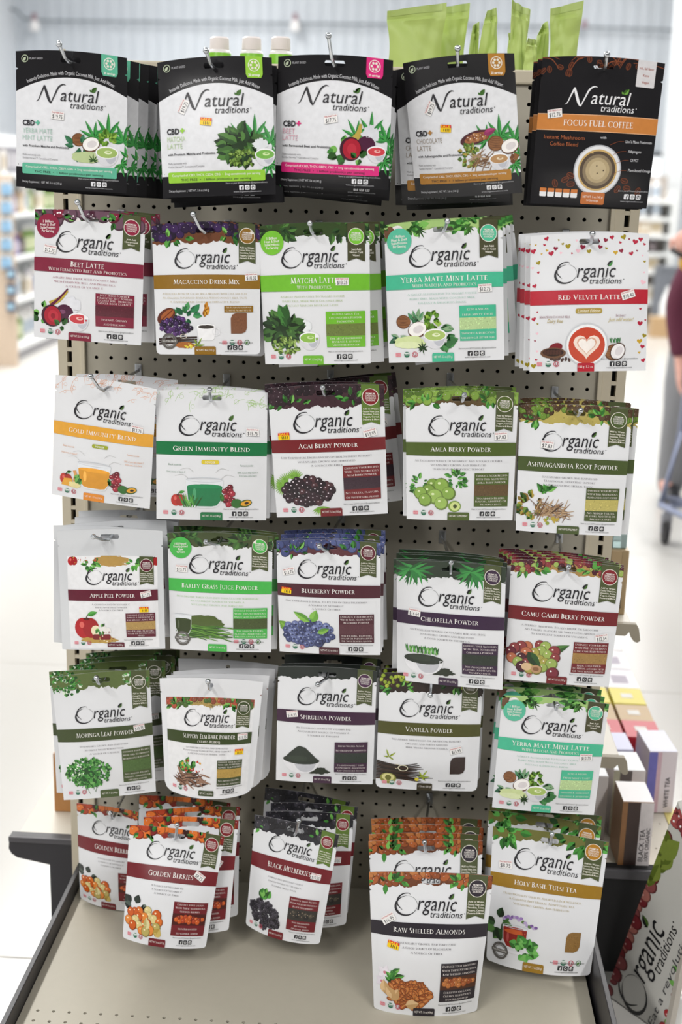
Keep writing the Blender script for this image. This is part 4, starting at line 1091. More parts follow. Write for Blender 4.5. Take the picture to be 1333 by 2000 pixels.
 'basil': sp(b=(.335, .43), band='#96711c', t='HOLY BASIL TULSI TEA', tw=.56, sub=['TRADITIONALLY USED IN AYURVEDA FOR WELLNESS', 'A CAFFEINE FREE HERBAL ADAPTOGEN TEA', 'SUSTAINABLY GROWN AND HARVESTED'], subc='#b8a878', pic=pic_basil, sw=('#8a6838', .735, .865, .68, .825), tab=('#96711c', .355, .555, 'NET WT. 7 oz (200 g)'), seal='#b07a1c', rib=ADD, tp=('leaf', '#6a6a34', .105, ['#3f8a35', '#58a548', '#2f6a28', '#74b85c', '#1f4a1c']), price=(.13, .27, 2, '$8.75'), corner=.005, stand=1, arc=.006, cert4=1, stamp=1),
}

def social(A, u, v, ink, r=.021):
    for k in range(3):
        a = u + (k - 1) * r * 2.5
        A.rect_(a - r, v - dv(A, r), a + r, v + dv(A, r), ink, r * .3)
        pc = '#f2f2f2' if sum(C3(ink)) < 1 else '#1b1a1d'
        if k == 0: A.text('f', a + r * .2, v + dv(A, r * .95), r * 1.4, pc, bold=.03)
        elif k == 1: A.ring(a, v, r * .55, r * .18, pc, 10)
        else: A.ring(a, v, r * .7, r * .15, pc, 10); A.text('P', a, v + dv(A, r * .45), r * .9, pc, bold=.03)
def certs(A, u, v, n=3):
    A.rect_(u - .024, v - dv(A, .018), u + .024, v + dv(A, .018), '#e6a8b0', .008); A.text('NON', u, v - dv(A, .002), .011, '#c4485c'); A.text('GMO', u, v + dv(A, .014), .011, '#c4485c')
    u += .075; A.ell(u, v, .025, .025, '#2f6f55'); A.shape(A.loc(u, v, [(-.023, .008), (-.02, .016), (.02, .016), (.023, .008)]), '#e8eeea', True); A.text('USDA', u, v + dv(A, .006), .014, '#eef4f0')
    u += .07; A.ring(u, v, .025, .005, '#c4485c'); A.text('U', u, v + dv(A, .014), .026, '#a8243c', bold=.03)
    if n > 3: u += .07; A.ring(u, v, .025, .005, '#39703a'); A.leaf(u - .012, v + dv(A, .012), .03, 50, .009, '#5a9a3a')
def price_tag(A, u, v, ang, t):
    g = dict(ang=ang)
    def q(x, y): 
        a = math.radians(ang); return (u + x * math.cos(a) - y * math.sin(a), v - dv(A, x * math.sin(a) + y * math.cos(a)))
    A.shape(A.loc(u, v, [(-.058, -.032), (.058, -.032), (.058, .034), (-.058, .034)], ang), '#eceae8', True)
    A.text('Daily Health Foods', *q(0, .018), .013, '#c23a4c', width=.104, ang=ang)
    A.text(t, *q(0, -.024), .031, '#3a3a40', width=.09, ang=ang)
def sale_tag(A, u, v, ang):
    A.shape(A.loc(u, v, [(-.05, -.03), (.05, -.03), (.05, .03), (-.05, .03)], ang), '#f0c800', True)
    A.shape(A.loc(u, v, [(-.05, .006), (.05, .006), (.05, .03), (-.05, .03)], ang), '#d81e1e', True)
    a = math.radians(ang)
    A.text('SALE', u - .0075 * -math.sin(a), v - dv(A, .0095), .017, '#f6d21c', width=.085, ang=ang, bold=.02)
    for k in range(4): A.shape(A.loc(u, v, [(-.02 + .016 * k, -.024), (-.014 + .016 * k, -.024), (-.014 + .016 * k, .0), (-.02 + .016 * k, .0)], ang), '#3a2c10', True)

def seal_art(A, u, v, r, col, lines, ring='#e6e2d8'):
    A.ell(u, v, r, r, ring, n=28); A.ell(u, v, r * .93, r * .93, col, n=28)
    for k, t in enumerate(lines): A.text(t, u, v + dv(A, r * (-.36 + .26 * k + .08)), r * .2, '#efe9e4', maxw=r * (1.3 if 0 < k < len(lines) - 1 else 1.05), bold=.012)

def white_pouch(kind, geo, root):
    p = SPEC[kind]
    film = FILM_CLEAR if p.get('film') == 'clear' else FILM
    geo.film(film, root)
    rc = p.get('rect'); b0, b1 = p['b']
    def art(base): return Art(geo, base, 0, rc)
    # printed strip along the top
    A = art(.0001); tp = p.get('tp')
    if rc:
        A.rect_(0, 0, 1, 1, '#e4e4e6')
    sd = sum(ord(c) for c in kind)
    if tp[0] == 'fruit': top_fruit(A, tp[1], tp[2], tp[3], tp[4], seed=sd, nl=p.get('nl', 16), sq=p.get('sq', 1.))
    elif tp[0] == 'leaf': top_leaf(A, tp[1], tp[2], tp[3], seed=sd)
    elif tp[0] == 'bush': strip(A, tp[2] * .85, tp[1], sd); leaves(A, .12, .08, .16, .1, 90, .035, ['#2c6a2a', '#3f8a3a', '#1f4f20', '#58a04a', '#dfe8d8'], sd, .5); leaves(A, .85, .06, .12, .08, 40, .035, ['#2c6a2a', '#3f8a3a', '#58a04a', '#dfe8d8'], sd + 1, .5)
    elif tp[0] == 'fern':
        strip(A, tp[2], tp[1], sd)
        if kind == 'chlor':
            for cu in (.16, .72):
                for k in range(30): A.leaf(cu + .05 * math.sin(k * 1.7), .07, .16, 150 + k * 8.3, .012, ['#2f7a3c', '#3f9448', '#235c2c'][k % 3])
    elif tp[0] == 'applet':
        strip(A, .10, '#e4e4e6', sd, .001); apple(A, .06, .05, .05); apple(A, .97, .05, .05); blob(A, .5, .05, .2, .06, '#b08d4c', 3, .15)
        leaves(A, .25, .08, .07, .03, 12, .07, G1, sd); leaves(A, .74, .07, .05, .03, 10, .07, G1, sd); specks(A, .2, .04, .14, .04, 20, .008, ['#c04a3a', '#c89a4a'], 3)
    elif tp[0] == 'hearts':
        r = random.Random(4)
        cols = ['#b21f3c', '#8a1c38', '#c8a02c', '#efc0cc', '#b21f3c', '#9a8a1c']
        pts = []
        for i in range(400):
            e = r.random()
            if e < .55: u, v = r.uniform(.02, .98), r.uniform(.02, .15)
            elif e < .78: u, v = r.uniform(.015, .07), r.uniform(.15, .97)
            else: u, v = r.uniform(.93, .985), r.uniform(.15, .97)
            if .4 < u < .6 and v < .1: continue
            if any(abs(u - a) + abs(v - b) < .06 for a, b in pts) or .38 < v < .52: continue
            pts.append((u, v)); heart(A, u, v, r.choice([.009, .012, .02, .024]), r.choice(cols), r.uniform(-25, 25))
    elif tp[0] == 'sketch':
        r = random.Random(sd)
        for i in range(26):
            u, v = r.uniform(0, 1), r.uniform(.01, .14) if i % 2 else r.uniform(.03, .11)
            if .33 < u < .67: v *= .5
            A.stroke(u, v, [(-.04, -.03), (0, .012), (.05, .03)], [.002, .004, .002], tp[1], r.uniform(-60, 60), smooth=4)
            A.ring(u + r.uniform(-.03, .03), v, r.uniform(.012, .022), .0025, tp[1], 12)
    if p.get('coco'): A.ell(.1, .055, .06, .045, '#e8e2e2', 20); A.ell(.04, .06, .05, .05, '#6a4a34'); fan(A, .3, .06, .08, -60, 7, ('#27491f', '#3c6a2c')); fan(A, .72, .05, .08, -110, 7, ('#3c6a2c', '#55883c'))
    A.build('top_artwork', root)
    A = art(.0009)
    organic(A, .2, .8, b0 - dv(A, .102), lf=p.get('logoc', '#44682a'))
    A.build('brand_lettering', root)
    A = art(.0009); A.rect_(0, b0, 1, b1, p['band'])
    bo = A.build('title_band', root)
    A = art(.0013); h = dv(A, 1); bh = b1 - b0; m = (b0 + b1) / 2
    if p.get('t2'):
        A.roman(p['t'], .5, b0 + bh * .53, bh * .36 / h, '#f4f2ee', p['tw'])
        A.roman(p['t2'], .5, b0 + bh * .88, bh * .22 / h, '#ece8e2', min(.78, .021 * len(p['t2'])))
    else: A.roman(p['t'], .5, b0 + bh * .665, bh * .34 / h, '#f4f2ee', p['tw'])
    if bo: A.build('title_lettering', bo)
    # small print
    A = art(.0009)
    for k, t in enumerate(p['sub']):
        A.roman(t, .48, b1 + .045 + .031 * k, .0165, p.get('subc', '#6a666c'), min(.8, .0165 * len(t)), small=.9)
    A.build('claim_text', root)
    A = art(.0009); ink = '#2a2a2e'
    A.text('Share to your #OTCreations @organictraditions', .77, .912, .0125, ink, width=.32); A.text('www.organictraditions.com', .77, .978, .0125, ink, width=.22)
    A.build('fine_print', root)
    A = art(.0009); social(A, .76, .945, ink); A.build('social_icons', root)
    A = art(.0009)
    if p.get('velvet'):
        A.rect_(.385, .535, .61, .572, '#a89040', .016); A.text('Limited Edition', .497, .564, .026, '#f6f0dc', width=.19, shear=.25)
        A.roman('MADE WITH COCONUT MILK', .21, .602, .02, '#7d2a44', .26); A.text('Dairy free', .21, .636, .03, '#b09a4a', width=.13, shear=.3); A.roman('INSTANT', .77, .598, .02, '#7d2a44', .085); A.text('Just add water!', .77, .63, .03, '#c8b878', width=.21, shear=.3)
        A.build('edition_badge', root); A = art(.0009)
    if p.get('pill'):
        A.rect_(.41, b1 + .035, .57, b1 + .065, p['pill'], .014); A.text('POWDER', .49, b1 + .059, .018, '#fbfbf2', width=.09)
        A.build('powder_badge', root); A = art(.0009)
        for u, v, t, w in ((.17, .565, 'Black acerola', .12), (.18, .62, 'Great source of vitamin C', .17), (.82, .565, 'Turmeric powder', .12), (.83, .62, '200% of your daily vitamin C', .19), (.83, .645, 'from camu camu berry', .16)): A.text(t, u, v, .016, p['imm'], width=w)
        A.build('benefit_notes', root)
    A = art(.0009)
    if rc is None: certs(A, .085, .942, 3) if not p.get('cert4') else certs(A, .66, .905, 4)
    else: certs(A, .07, .94, 3)
    A.build('certification_marks', root); A = art(.0009)
    if p.get('stamp'): A.ring(.13, .895, .075, .02, '#5f5c58', 24); A.ring(.13, .895, .05, .006, '#7a7772', 24); A.rect_(.05, .882, .21, .908, '#5f5c58', .008); A.text('NUTRI-SAFE', .13, .9, .016, '#e8e6e2', width=.13)
    A.build('quality_stamp', root)
    A = art(.0007); p['pic'](A); A.build('product_picture', root)
    # ingredient panel or window
    A = art(.0009)
    if 'panel' in p:
        u0, u1, v0, v1, c, wc, l1, l2 = p['panel']
        A.rect_(u0, v0, u1, v1, c)
        a, b = v0 + (v1 - v0) * .34, v0 + (v1 - v0) * .68
        A.rect_(u0, a, u1, b, wc)
        w = C3(wc)
        if p.get('pber'): berries(A, (u0 + u1) / 2, (a + b) / 2, (u1 - u0) * .44, .03, 26, .026, p['pber'], 3, '#e8c8a8', .14)
        else: specks(A, (u0 + u1) / 2, (a + b) / 2, (u1 - u0) * .48, (b - a) / h * .46, 90, .006, [tuple(min(1, x * f) for x in w) for f in (.75, .88, 1.15, 1.3)], sd)
        A.n = 60
        for ls, lo, hi in ((l1, v0, a), (l2, b, v1)):
            sgap = (hi - lo) / (len(ls) + .35)
            for k, t in enumerate(ls): A.roman(t, (u0 + u1) / 2, lo + sgap * (k + .97), min(.017, sgap / h * .72), '#ece4e0', min((u1 - u0) * .92, .0155 * len(t)), small=.92)
        A.build('ingredient_panel', root)
    elif 'sw' in p:
        c, u0, u1, v0, v1 = p['sw']
        r_ = .05
        x0, x1 = u0, u1; P = [(x0, v0 + dv(A, r_)), (x0 + r_ * .3, v0 + dv(A, r_ * .3)), (x0 + r_, v0), (x1, v0), (x1, v1 - dv(A, r_)), (x1 - r_ * .3, v1 - dv(A, r_ * .3)), (x1 - r_, v1), (x0, v1)]
        A.poly(P[::-1], c, True); w = C3(c); specks(A, (u0 + u1) / 2, (v0 + v1) / 2, (u1 - u0) * .4, (v1 - v0) / h * .36, 50, .006, [tuple(min(1, x * f) for x in w) for f in (.8, 1.2)], sd)
        if p.get('swt'):
            A.rect_(u0 - .06, v0 - .055, u1 + .06, v0 - .005, p['band']); 
            for k, t in enumerate(p['swt']): A.roman(t, (u0 + u1) / 2, v0 - .036 + .022 * k, .015, '#f0e8d8', .24, small=.9)
        A.build('viewing_window', root)
    c, u0, u1, t = p['tab']
    A = art(.0009); A.rect_(u0, .935, u1, 1.0 if not rc else .99, c, .014); A.rect_(u0, .965, u1, 1.0 if not rc else .99, c); A.text(t, (u0 + u1) / 2, .972, .019, '#eee8e2', width=(u1 - u0) * .84)
    A.build('weight_tab', root)
    if 'rib' in p:
        A = art(.0012); ra = p.get('rc', '#4a5230' if kind not in ('yerba', 'matcha') else '#44442a'); vb = .30 if kind not in ('beet', 'matcha', 'yerba') else .265
        A.poly([(.805, -.001), (.805, vb), (.8825, vb - .022), (.96, vb), (.96, -.001)], ra)
        v0 = .172
        ls = p['rib']; g_ = (vb - .03 - v0) / len(ls)
        for k, t in enumerate(ls): A.text(t, .8825, v0 + g_ * (k + .75), g_ * .62 / h, '#eeeadf', width=min(.14, .0105 * len(t)), bold=.012)
        ro = A.build('ribbon', root)
        A = art(.0015); seal_art(A, .8825, .092, .072, p['seal'], PREM); A.build('seal', ro)
    if 'circ' in p:
        A = art(.0012); seal_art(A, .125, .125, .105, p['circ'], p.get('ctxt', PROB), p['circ']); A.build('probiotic_roundel' if 'ctxt' not in p else 'juice_roundel', root)
    if 'price' in p:
        A = art(.0018); price_tag(A, *p['price']); A.build('price_sticker', root)
    if 'sale' in p:
        A = art(.0018); sale_tag(A, *p['sale']); A.build('sale_sticker', root)

CBD = {
 'cbd_mint': sp(c='#5fb596', t=('YERBA MATE', 'MINT LATTE'), s='with Premium Matcha and Probiotics', price=(.39, .455, -4, '$19.75'), base='mint'),
 'cbd_matcha': sp(c='#93c83c', t=('MATCHA', 'LATTE'), s='with Premium Matcha and Probiotics', price=None, sale=(.42, .455, -8), base='matcha', side=1),
 'cbd_beet': sp(c='#d8277a', t=('BEET', 'LATTE'), s='with Fermented Beet and Probiotics', price=(.49, .47, 10, '$17.75'), base='beet'),
 'cbd_choc': sp(c='#b07a2c', t=('CHOCOLATE', 'LATTE'), s='with Ashwagandha and Probiotics', price=None, sale=(.36, .49, -6), base='choc', side=1),
}
def black_pouch(kind, geo, root):
    p = CBD[kind]; c = p['c']
    geo.film(FILM_BLACK, root)
    A = Art(geo, .0001)
    n = 24
    arc_ = lambda k: .185 + .105 * (2 * k / n - 1) ** 2
    for k in range(n): A.poly([(k / n, arc_(k)), (k / n, .845), ((k + 1) / n, .845), ((k + 1) / n, arc_(k + 1))], '#dfe0e4', True)
    A.build('white_dome', root)
    A = Art(geo, .0009)
    A.ring(.085, .055, .032, .006, '#b8c4a8', 16); A.leaf(.07, .07, .04, 50, .012, '#b8c4a8'); A.text('PLANT BASED', .13, .064, .018, '#b8b8bc', width=.12, align='L')
    A.build('plant_badge', root); A = Art(geo, .0009)
    A.text('Instantly Delicious. Made with Organic Coconut Milk. Just Add Water.', .5, .165, .03, '#d4d4d8', width=.80, arc=1.05)
    A.build('arched_slogan', root); A = Art(geo, .0009)
    A.rect_(.06, .815, .915, .895, c, .012)
    A.text('Comprised of: CBD, THCV, CBDV, CBG  \u2022  5mg cannabinoids per serving', .485, .848, .019, '#f4f0ec', width=.78); A.text('THC FREE  \u2022  1 billion probiotics per serving', .485, .882, .019, '#26242a', width=.62)
    A.build('claim_bar', root); A = Art(geo, .0009)
    A.text('Dietary Supplement  |  NET WT. 5.6 oz (160 g)', .06, .962, .019, '#c8c8cc', width=.36, align='L')
    A.text('Share us your #OTCreations @organictraditions', .93, .913, .013, '#b8b8bc', width=.36, align='R'); A.text('www.organictraditions.com', .755, .978, .013, '#b8b8bc', width=.24); A.build('fine_print', root); A = Art(geo, .0009); social(A, .755, .943, '#e6e6ea', .02); A.build('social_icons', root); A = Art(geo, .0009)
    ink = '#26242a'
    A.text('CBD', .065, .535, .045, ink, width=.115, align='L', bold=.03); A.text('+', .185, .535, .05, c, width=.045, align='L', bold=.04)
    cc = C3(c)
    for k, t in enumerate(p['t']): A.text(t, .065, .59 + .052 * k, .042, tuple(.45 * x + .4 for x in cc) if kind != 'cbd_choc' else '#a0958a', align='L', width=.028 * len(t))
    A.build('flavor_title', root); A = Art(geo, .0009)
    A.text(p['s'], .065, .692, .019, ink, width=.43, align='L', bold=.015)
    A.text('Made exclusively with', .065, .757, .015, '#77757a', width=.17, align='L'); A.text('Golden Harvest\u2122 Cannabinoid Complex', .065, .782, .015, '#77757a', width=.33, align='L')
    A.build('small_notes', root)
    A = Art(geo, .0009); natural(A, .19, .82, .35); A.build('brand_lettering', root)
    A = Art(geo, .0007)
    for u, v, a, l in ((.84, .58, 90, .2), (.97, .62, 75, .2), (.72, .60, 120, .17), (1.0, .73, 30, .15), (.95, .78, -40, .14)): fan(A, u, v, l, a)
    b = p['base']
    if b == 'mint':
        coconut(A, .58, .62, .06); leaves(A, .6, .67, .1, .04, 10, .09, ['#3d7a58', '#2f6b46'], 3, .25); cocohalf(A, .69, .65, .08); blob(A, .65, .745, .13, .05, '#b8c894', 4, .08)
        leaves(A, .83, .60, .05, .05, 24, .05, ['#5a8a2c', '#7aa63a', '#93b84c'], 7, .45); bowl(A, .83, .70, .2, '#9fb968', foam='#dfe8c0'); fan(A, .71, .77, .07, 90, 7, ('#27491f', '#3c6a2c'))
    elif b == 'matcha':
        blob(A, .72, .66, .13, .09, '#1c3416', 5, .25); leaves(A, .72, .63, .14, .11, 70, .11, G2, 3, .32); leaves(A, .74, .73, .12, .05, 50, .035, ['#6f8f3c', '#88a850', '#54752c'], 4, .5); blob(A, .88, .63, .06, .05, '#dcdfe2', 5, .2); bowl(A, .92, .70, .17, '#74b04a', foam='#c8dfa0')
    elif b == 'beet':
        leaves(A, .6, .70, .07, .07, 14, .08, G1, 3, .4); A.stroke(.75, .58, [(-.08, -.06), (-.02, .0), (.0, .09)], [.06, .05, .02], '#b8a04a'); blob(A, .83, .58, .07, .08, '#d6d8de', 5, .16); A.ell(.80, .66, .08, .08, '#4a1a38')
        A.ell(.67, .69, .095, .1, '#3d1024'); A.ell(.68, .69, .078, .086, '#a81a30'); A.ell(.68, .69, .04, .046, '#bb2c3e'); leaves(A, .76, .76, .06, .02, 6, .06, G1, 8, .4); bowl(A, .89, .70, .16, '#cf404a', foam='#eab5b0')
    else:
        A.ell(.62, .57, .14, .055, '#4a1a24', 15); A.ell(.63, .57, .11, .036, '#a0603a', 15); berries(A, .64, .57, .09, .02, 14, .022, ['#8a5030', '#b07848'], 3); A.leaf(.7, .55, .12, 20, .03, '#8a2a5a', '#a83a70')
        coconut(A, .8, .62, .07); cocohalf(A, .92, .65, .08); leaves(A, .56, .70, .08, .08, 40, .045, ['#6a8a34', '#a8923c', '#3f6a24', '#88a04a'], 4, .45); sticks(A, .68, .74, .1, .05, 30, .09, ['#8a6a4a', '#6a4a32', '#a88a68'], 5, 10, 60)
        specks(A, .95, .74, .04, .03, 14, .02, ['#8a5a34', '#6a4024'], 6); bowl(A, .82, .73, .17, '#b48a5c', foam='#e2d0b4')
    A.build('product_picture', root)
    A = Art(geo, .0012); A.poly([(.775, -.001), (.775, .125), (.79, .15), (.905, .15), (.92, .125), (.92, -.001)], c)
    to = A.build('flavor_tag', root)
    A = Art(geo, .0015); A.ring(.847, .062, .05, .006, '#f0ece4', 20); 
    for k in range(6): A.ell(.847 + .026 * math.cos(k * 1.047), .062 - dv(A, .026 * math.sin(k * 1.047)), .011, .011, '#e6e0d4', n=8)
    A.text('20 servings', .847, .138, .018, '#f6f2ea', width=.1, bold=.02); A.build('seal', to)
    if p.get('price'): A = Art(geo, .0018); price_tag(A, *p['price']); A.build('price_sticker', root)
    if p.get('side'): A = Art(geo, .0018); price_tag(A, .225, .34, 62, '$19.75'); A.build('price_sticker', root)
    if p.get('sale'): A = Art(geo, .0018); sale_tag(A, *p['sale']); A.build('sale_sticker', root)
def coffee_pouch(kind, geo, root):
    geo.film(FILM_BLACK, root)
    A = Art(geo, .0001); r = random.Random(3)
    for k in range(16):
        u = r.uniform(0, .98); v = r.uniform(.0, .055) if .3 < u < .75 else r.uniform(0, .11)
        bean(A, u, v, .028, r.uniform(0, 180))
    for k in range(14): A.stroke(r.uniform(.02, .95), r.uniform(0, .05), [(-.08, -.02), (0, .02), (.09, 0)], [.003, .007, .003], '#8a4a2c', r.uniform(-40, 40))
    A.build('top_artwork', root)
    A = Art(geo, .0009); natural(A, .21, .81, .305, '#e8e8ea', '#6aa040'); A.build('brand_lettering', root)
    A = Art(geo, .0009); A.rect_(0, .375, 1, .487, '#c8803e'); A.rect_(0, .375, 1, .379, '#e8b890'); A.rect_(0, .483, 1, .487, '#e8b890'); bo = A.build('title_band', root)
    A = Art(geo, .0013); A.roman('FOCUS FUEL COFFEE', .5, .452, .046, '#f6f0ea', .58, small=1.); A.build('title_lettering', bo)
    A = Art(geo, .0009)
    for k, t in enumerate(('Instant Mushroom', 'Coffee Blend')): A.text(t, .23, .545 + .045 * k, .03, '#a8603c', width=.33 - .1 * k)
    A.text('with', .55, .53, .02, '#d4d4d8', width=.05)
    for u, v, t in ((.74, .55, "Lion's Mane Mushroom"), (.77, .615, 'Adaptogens'), (.8, .675, 'C8 MCT'), (.79, .745, 'Plant-based Omega 3')): A.text(t, u, v, .022, '#dcdce0', align='L', width=.0115 * len(t)); A.stroke(u - .015, v - .008, [(0, 0), (-.05, -.004), (-.11, -.03)], [.003, .003, .003], '#8a4a2c')
    A.build('ingredient_notes', root); A = Art(geo, .0009)
    for k in range(5): A.rect_(.07 + .065 * k, .905, .125 + .065 * k, .945, '#e8e8ea', .008); A.rect_(.07 + .065 * k, .885, .125 + .065 * k, .912, '#c8783c', .006)
    A.build('nutrition_tabs', root); A = Art(geo, .0009)
    social(A, .86, .92, '#e6e6ea', .021); A.build('social_icons', root); A = Art(geo, .0009)
    A.text('Share to your #OTCreations @organictraditions', .86, .885, .0125, '#b8b8bc', width=.26); A.text('www.organictraditions.com', .86, .958, .0125, '#b8b8bc', width=.2)
    A.build('fine_print', root)
    A = Art(geo, .0007)
    A.ell(.53, .745, .2, .2, '#b4b6bc', n=36); A.ell(.53, .745, .19, .19, '#e2e3e6', n=36); A.ell(.53, .745, .165, .165, '#c8a86c', n=36); A.ell(.53, .745, .15, .15, '#55483c', n=36); A.ell(.53, .745, .125, .125, '#8a7a60', n=32); A.ell(.53, .745, .1, .1, '#b3a07c', n=32); A.ell(.53, .745, .07, .075, '#c2b08c', n=28)
    for x, y in ((0, .02), (-.01, -.03), (.05, .0)): A.ell(.53 + x, .745 + y, .006, .006, '#3a2a20', n=8)
    for u, v in ((.19, .85), (.27, .82), (.32, .85), (.31, .79), (.72, .87), (.8, .86), (.77, .81), (.9, .88)): bean(A, u, v, .034, r.uniform(0, 180))
    A.build('product_picture', root)
    A = Art(geo, .0009); A.rect_(.42, .9, .62, .985, '#c0703a', .012); A.text('NET WT. 5 oz (140 g)', .52, .94, .018, '#f4ece4', width=.17); A.text('14 Servings', .52, .965, .016, '#f4ece4', width=.1); A.build('weight_tab', root)
    A = Art(geo, .0012); A.rect_(.775, -.001, .93, .175, '#d4d2d4', .008)
    for k, t in enumerate(('rich, full flavor', 'Keto', 'Vegan')): A.text(t, .852, .06 + .045 * k, .018, '#b05a4a', maxw=.12)
    A.build('flavor_tag', root)
    A = Art(geo, .0018); price_tag(A, .135, .375, 8, '$12.76'); A.build('price_sticker', root)
# ---------------------------------------------------------------- the pouches on their hooks
# x, y, z of the top middle, width, height, roll, yaw, pitch, taper, ball at the end of the hook
POSE = {
 'cbd_mint':(-0.3982,-0.205,1.6534,0.1654,0.1941,0.035,0.000,0.065,1.02,(-0.407,-0.235,1.665)),
 'cbd_matcha':(-0.1866,-0.205,1.6508,0.1710,0.1936,-0.060,-0.062,-0.026,1.00,(-0.193,-0.235,1.661)),
 'cbd_beet':(-0.0088,-0.205,1.6570,0.1705,0.1825,0.018,-0.113,0.076,1.02,(-0.017,-0.235,1.685)),
 'cbd_choc':(0.1684,-0.205,1.6606,0.1677,0.1978,-0.081,-0.299,0.202,0.99,(0.168,-0.235,1.672)),
 'coffee':(0.3816,-0.200,1.6637,0.1795,0.2063,0.018,0.097,0.086,0.98,(0.380,-0.230,1.669)),
 'beet':(-0.3741,-0.205,1.4262,0.1700,0.1935,0.044,-0.025,0.012,0.99,(-0.385,-0.235,1.443)),
 'maca':(-0.1981,-0.205,1.4148,0.1634,0.1951,-0.028,0.053,-0.026,0.98,(-0.212,-0.235,1.431)),
 'matcha':(-0.0352,-0.205,1.4192,0.1697,0.2093,-0.055,-0.065,0.023,0.97,(-0.038,-0.235,1.423)),
 'yerba':(0.1590,-0.205,1.4283,0.1766,0.2075,-0.073,-0.069,-0.014,1.00,(0.165,-0.235,1.432)),
 'velvet':(0.3778,-0.205,1.4165,0.1743,0.2017,-0.052,-0.044,-0.068,1.00,(0.378,-0.235,1.420)),
 'gold':(-0.3544,-0.205,1.1699,0.1637,0.1987,0.089,-0.077,0.078,1.00,(-0.371,-0.235,1.183)),
 'green':(-0.1896,-0.190,1.1585,0.1738,0.2066,0.002,0.112,-0.009,1.01,(-0.189,-0.220,1.166)),
 'acai':(-0.0116,-0.190,1.1726,0.1823,0.2099,-0.074,-0.003,0.037,0.98,(-0.014,-0.220,1.176)),
 'amla':(0.2004,-0.205,1.1739,0.1739,0.2039,-0.032,-0.026,0.013,0.96,(0.203,-0.235,1.175)),
 'ashwa':(0.3768,-0.205,1.1568,0.1720,0.1993,-0.007,-0.080,-0.016,0.95,(0.380,-0.235,1.158)),
 'apple':(-0.3528,-0.205,0.9285,0.1700,0.1965,-0.030,0.062,-0.056,0.99,(-0.372,-0.235,0.927)),
 'barley':(-0.1749,-0.205,0.9293,0.1701,0.1977,-0.010,-0.016,0.021,0.98,(-0.192,-0.235,0.926)),
 'blue':(-0.0000,-0.205,0.9257,0.1679,0.1891,-0.037,-0.067,0.012,0.99,(-0.012,-0.235,0.927)),
 'chlor':(0.1964,-0.205,0.8972,0.1766,0.2070,-0.035,-0.181,0.033,0.99,(0.196,-0.235,0.909)),
 'camu':(0.3814,-0.205,0.9065,0.1776,0.2037,0.018,-0.027,0.001,0.95,(0.379,-0.235,0.910)),
 'moringa':(-0.3721,-0.205,0.6823,0.1606,0.2180,-0.055,0.206,-0.035,0.96,(-0.372,-0.235,0.687)),
 'elm':(-0.1883,-0.200,0.6775,0.1716,0.1934,0.016,0.069,-0.046,0.86,(-0.189,-0.230,0.688)),
 'spir':(0.0034,-0.190,0.7033,0.1634,0.2025,0.002,-0.006,-0.011,1.00,(-0.010,-0.220,0.688)),
 'van':(0.1752,-0.185,0.6993,0.1697,0.2054,-0.001,0.020,-0.001,1.01,(0.174,-0.215,0.676)),
 'yerba2':(0.3789,-0.205,0.6734,0.1739,0.2004,0.038,-0.005,0.000,0.98,(0.378,-0.235,0.677)),
 'goldl':(-0.3727,-0.120,0.3918,0.1453,0.1939,0.017,-0.155,0.065,0.97,(0.000,0.000,0.000)),
 'goldf':(-0.2440,-0.215,0.4080,0.1631,0.1882,0.067,-0.006,-0.302,0.87,(-0.238,-0.245,0.435)),
 'mulb':(-0.0417,-0.210,0.4273,0.1520,0.1960,0.061,-0.246,-0.134,0.89,(-0.035,-0.240,0.452)),
 'almond':(0.1845,-0.345,0.4270,0.1963,0.2359,-0.003,0.043,-0.057,0.85,(0.000,0.000,0.000)),
 'basil':(0.3858,-0.210,0.4344,0.1928,0.2268,0.016,-0.153,-0.217,0.90,(0.384,-0.240,0.451)),
 'almond_hung':(0.1791,-0.185,0.3964,0.1960,0.1898,-0.018,0.077,-0.253,0.94,(0.176,-0.215,0.411)),
}

def frame(x, y, z, roll, yaw, pitch):
    m = Matrix.Rotation(yaw, 4, 'Z') @ Matrix.Rotation(pitch, 4, 'X') @ Matrix.Rotation(roll, 4, 'Y')
    m.translation = (x, y, z)
    return m
def copy_tree(o, parent=None, skip=()):
    c = o.copy(); COL.objects.link(c)
    if parent is not None: c.parent = parent
    for ch in list(o.children):
        if ch.name.split('.')[0] not in skip: copy_tree(ch, c, skip)
    return c
ORD = ['frontmost', 'second', 'third', 'fourth', 'fifth', 'sixth', 'seventh']
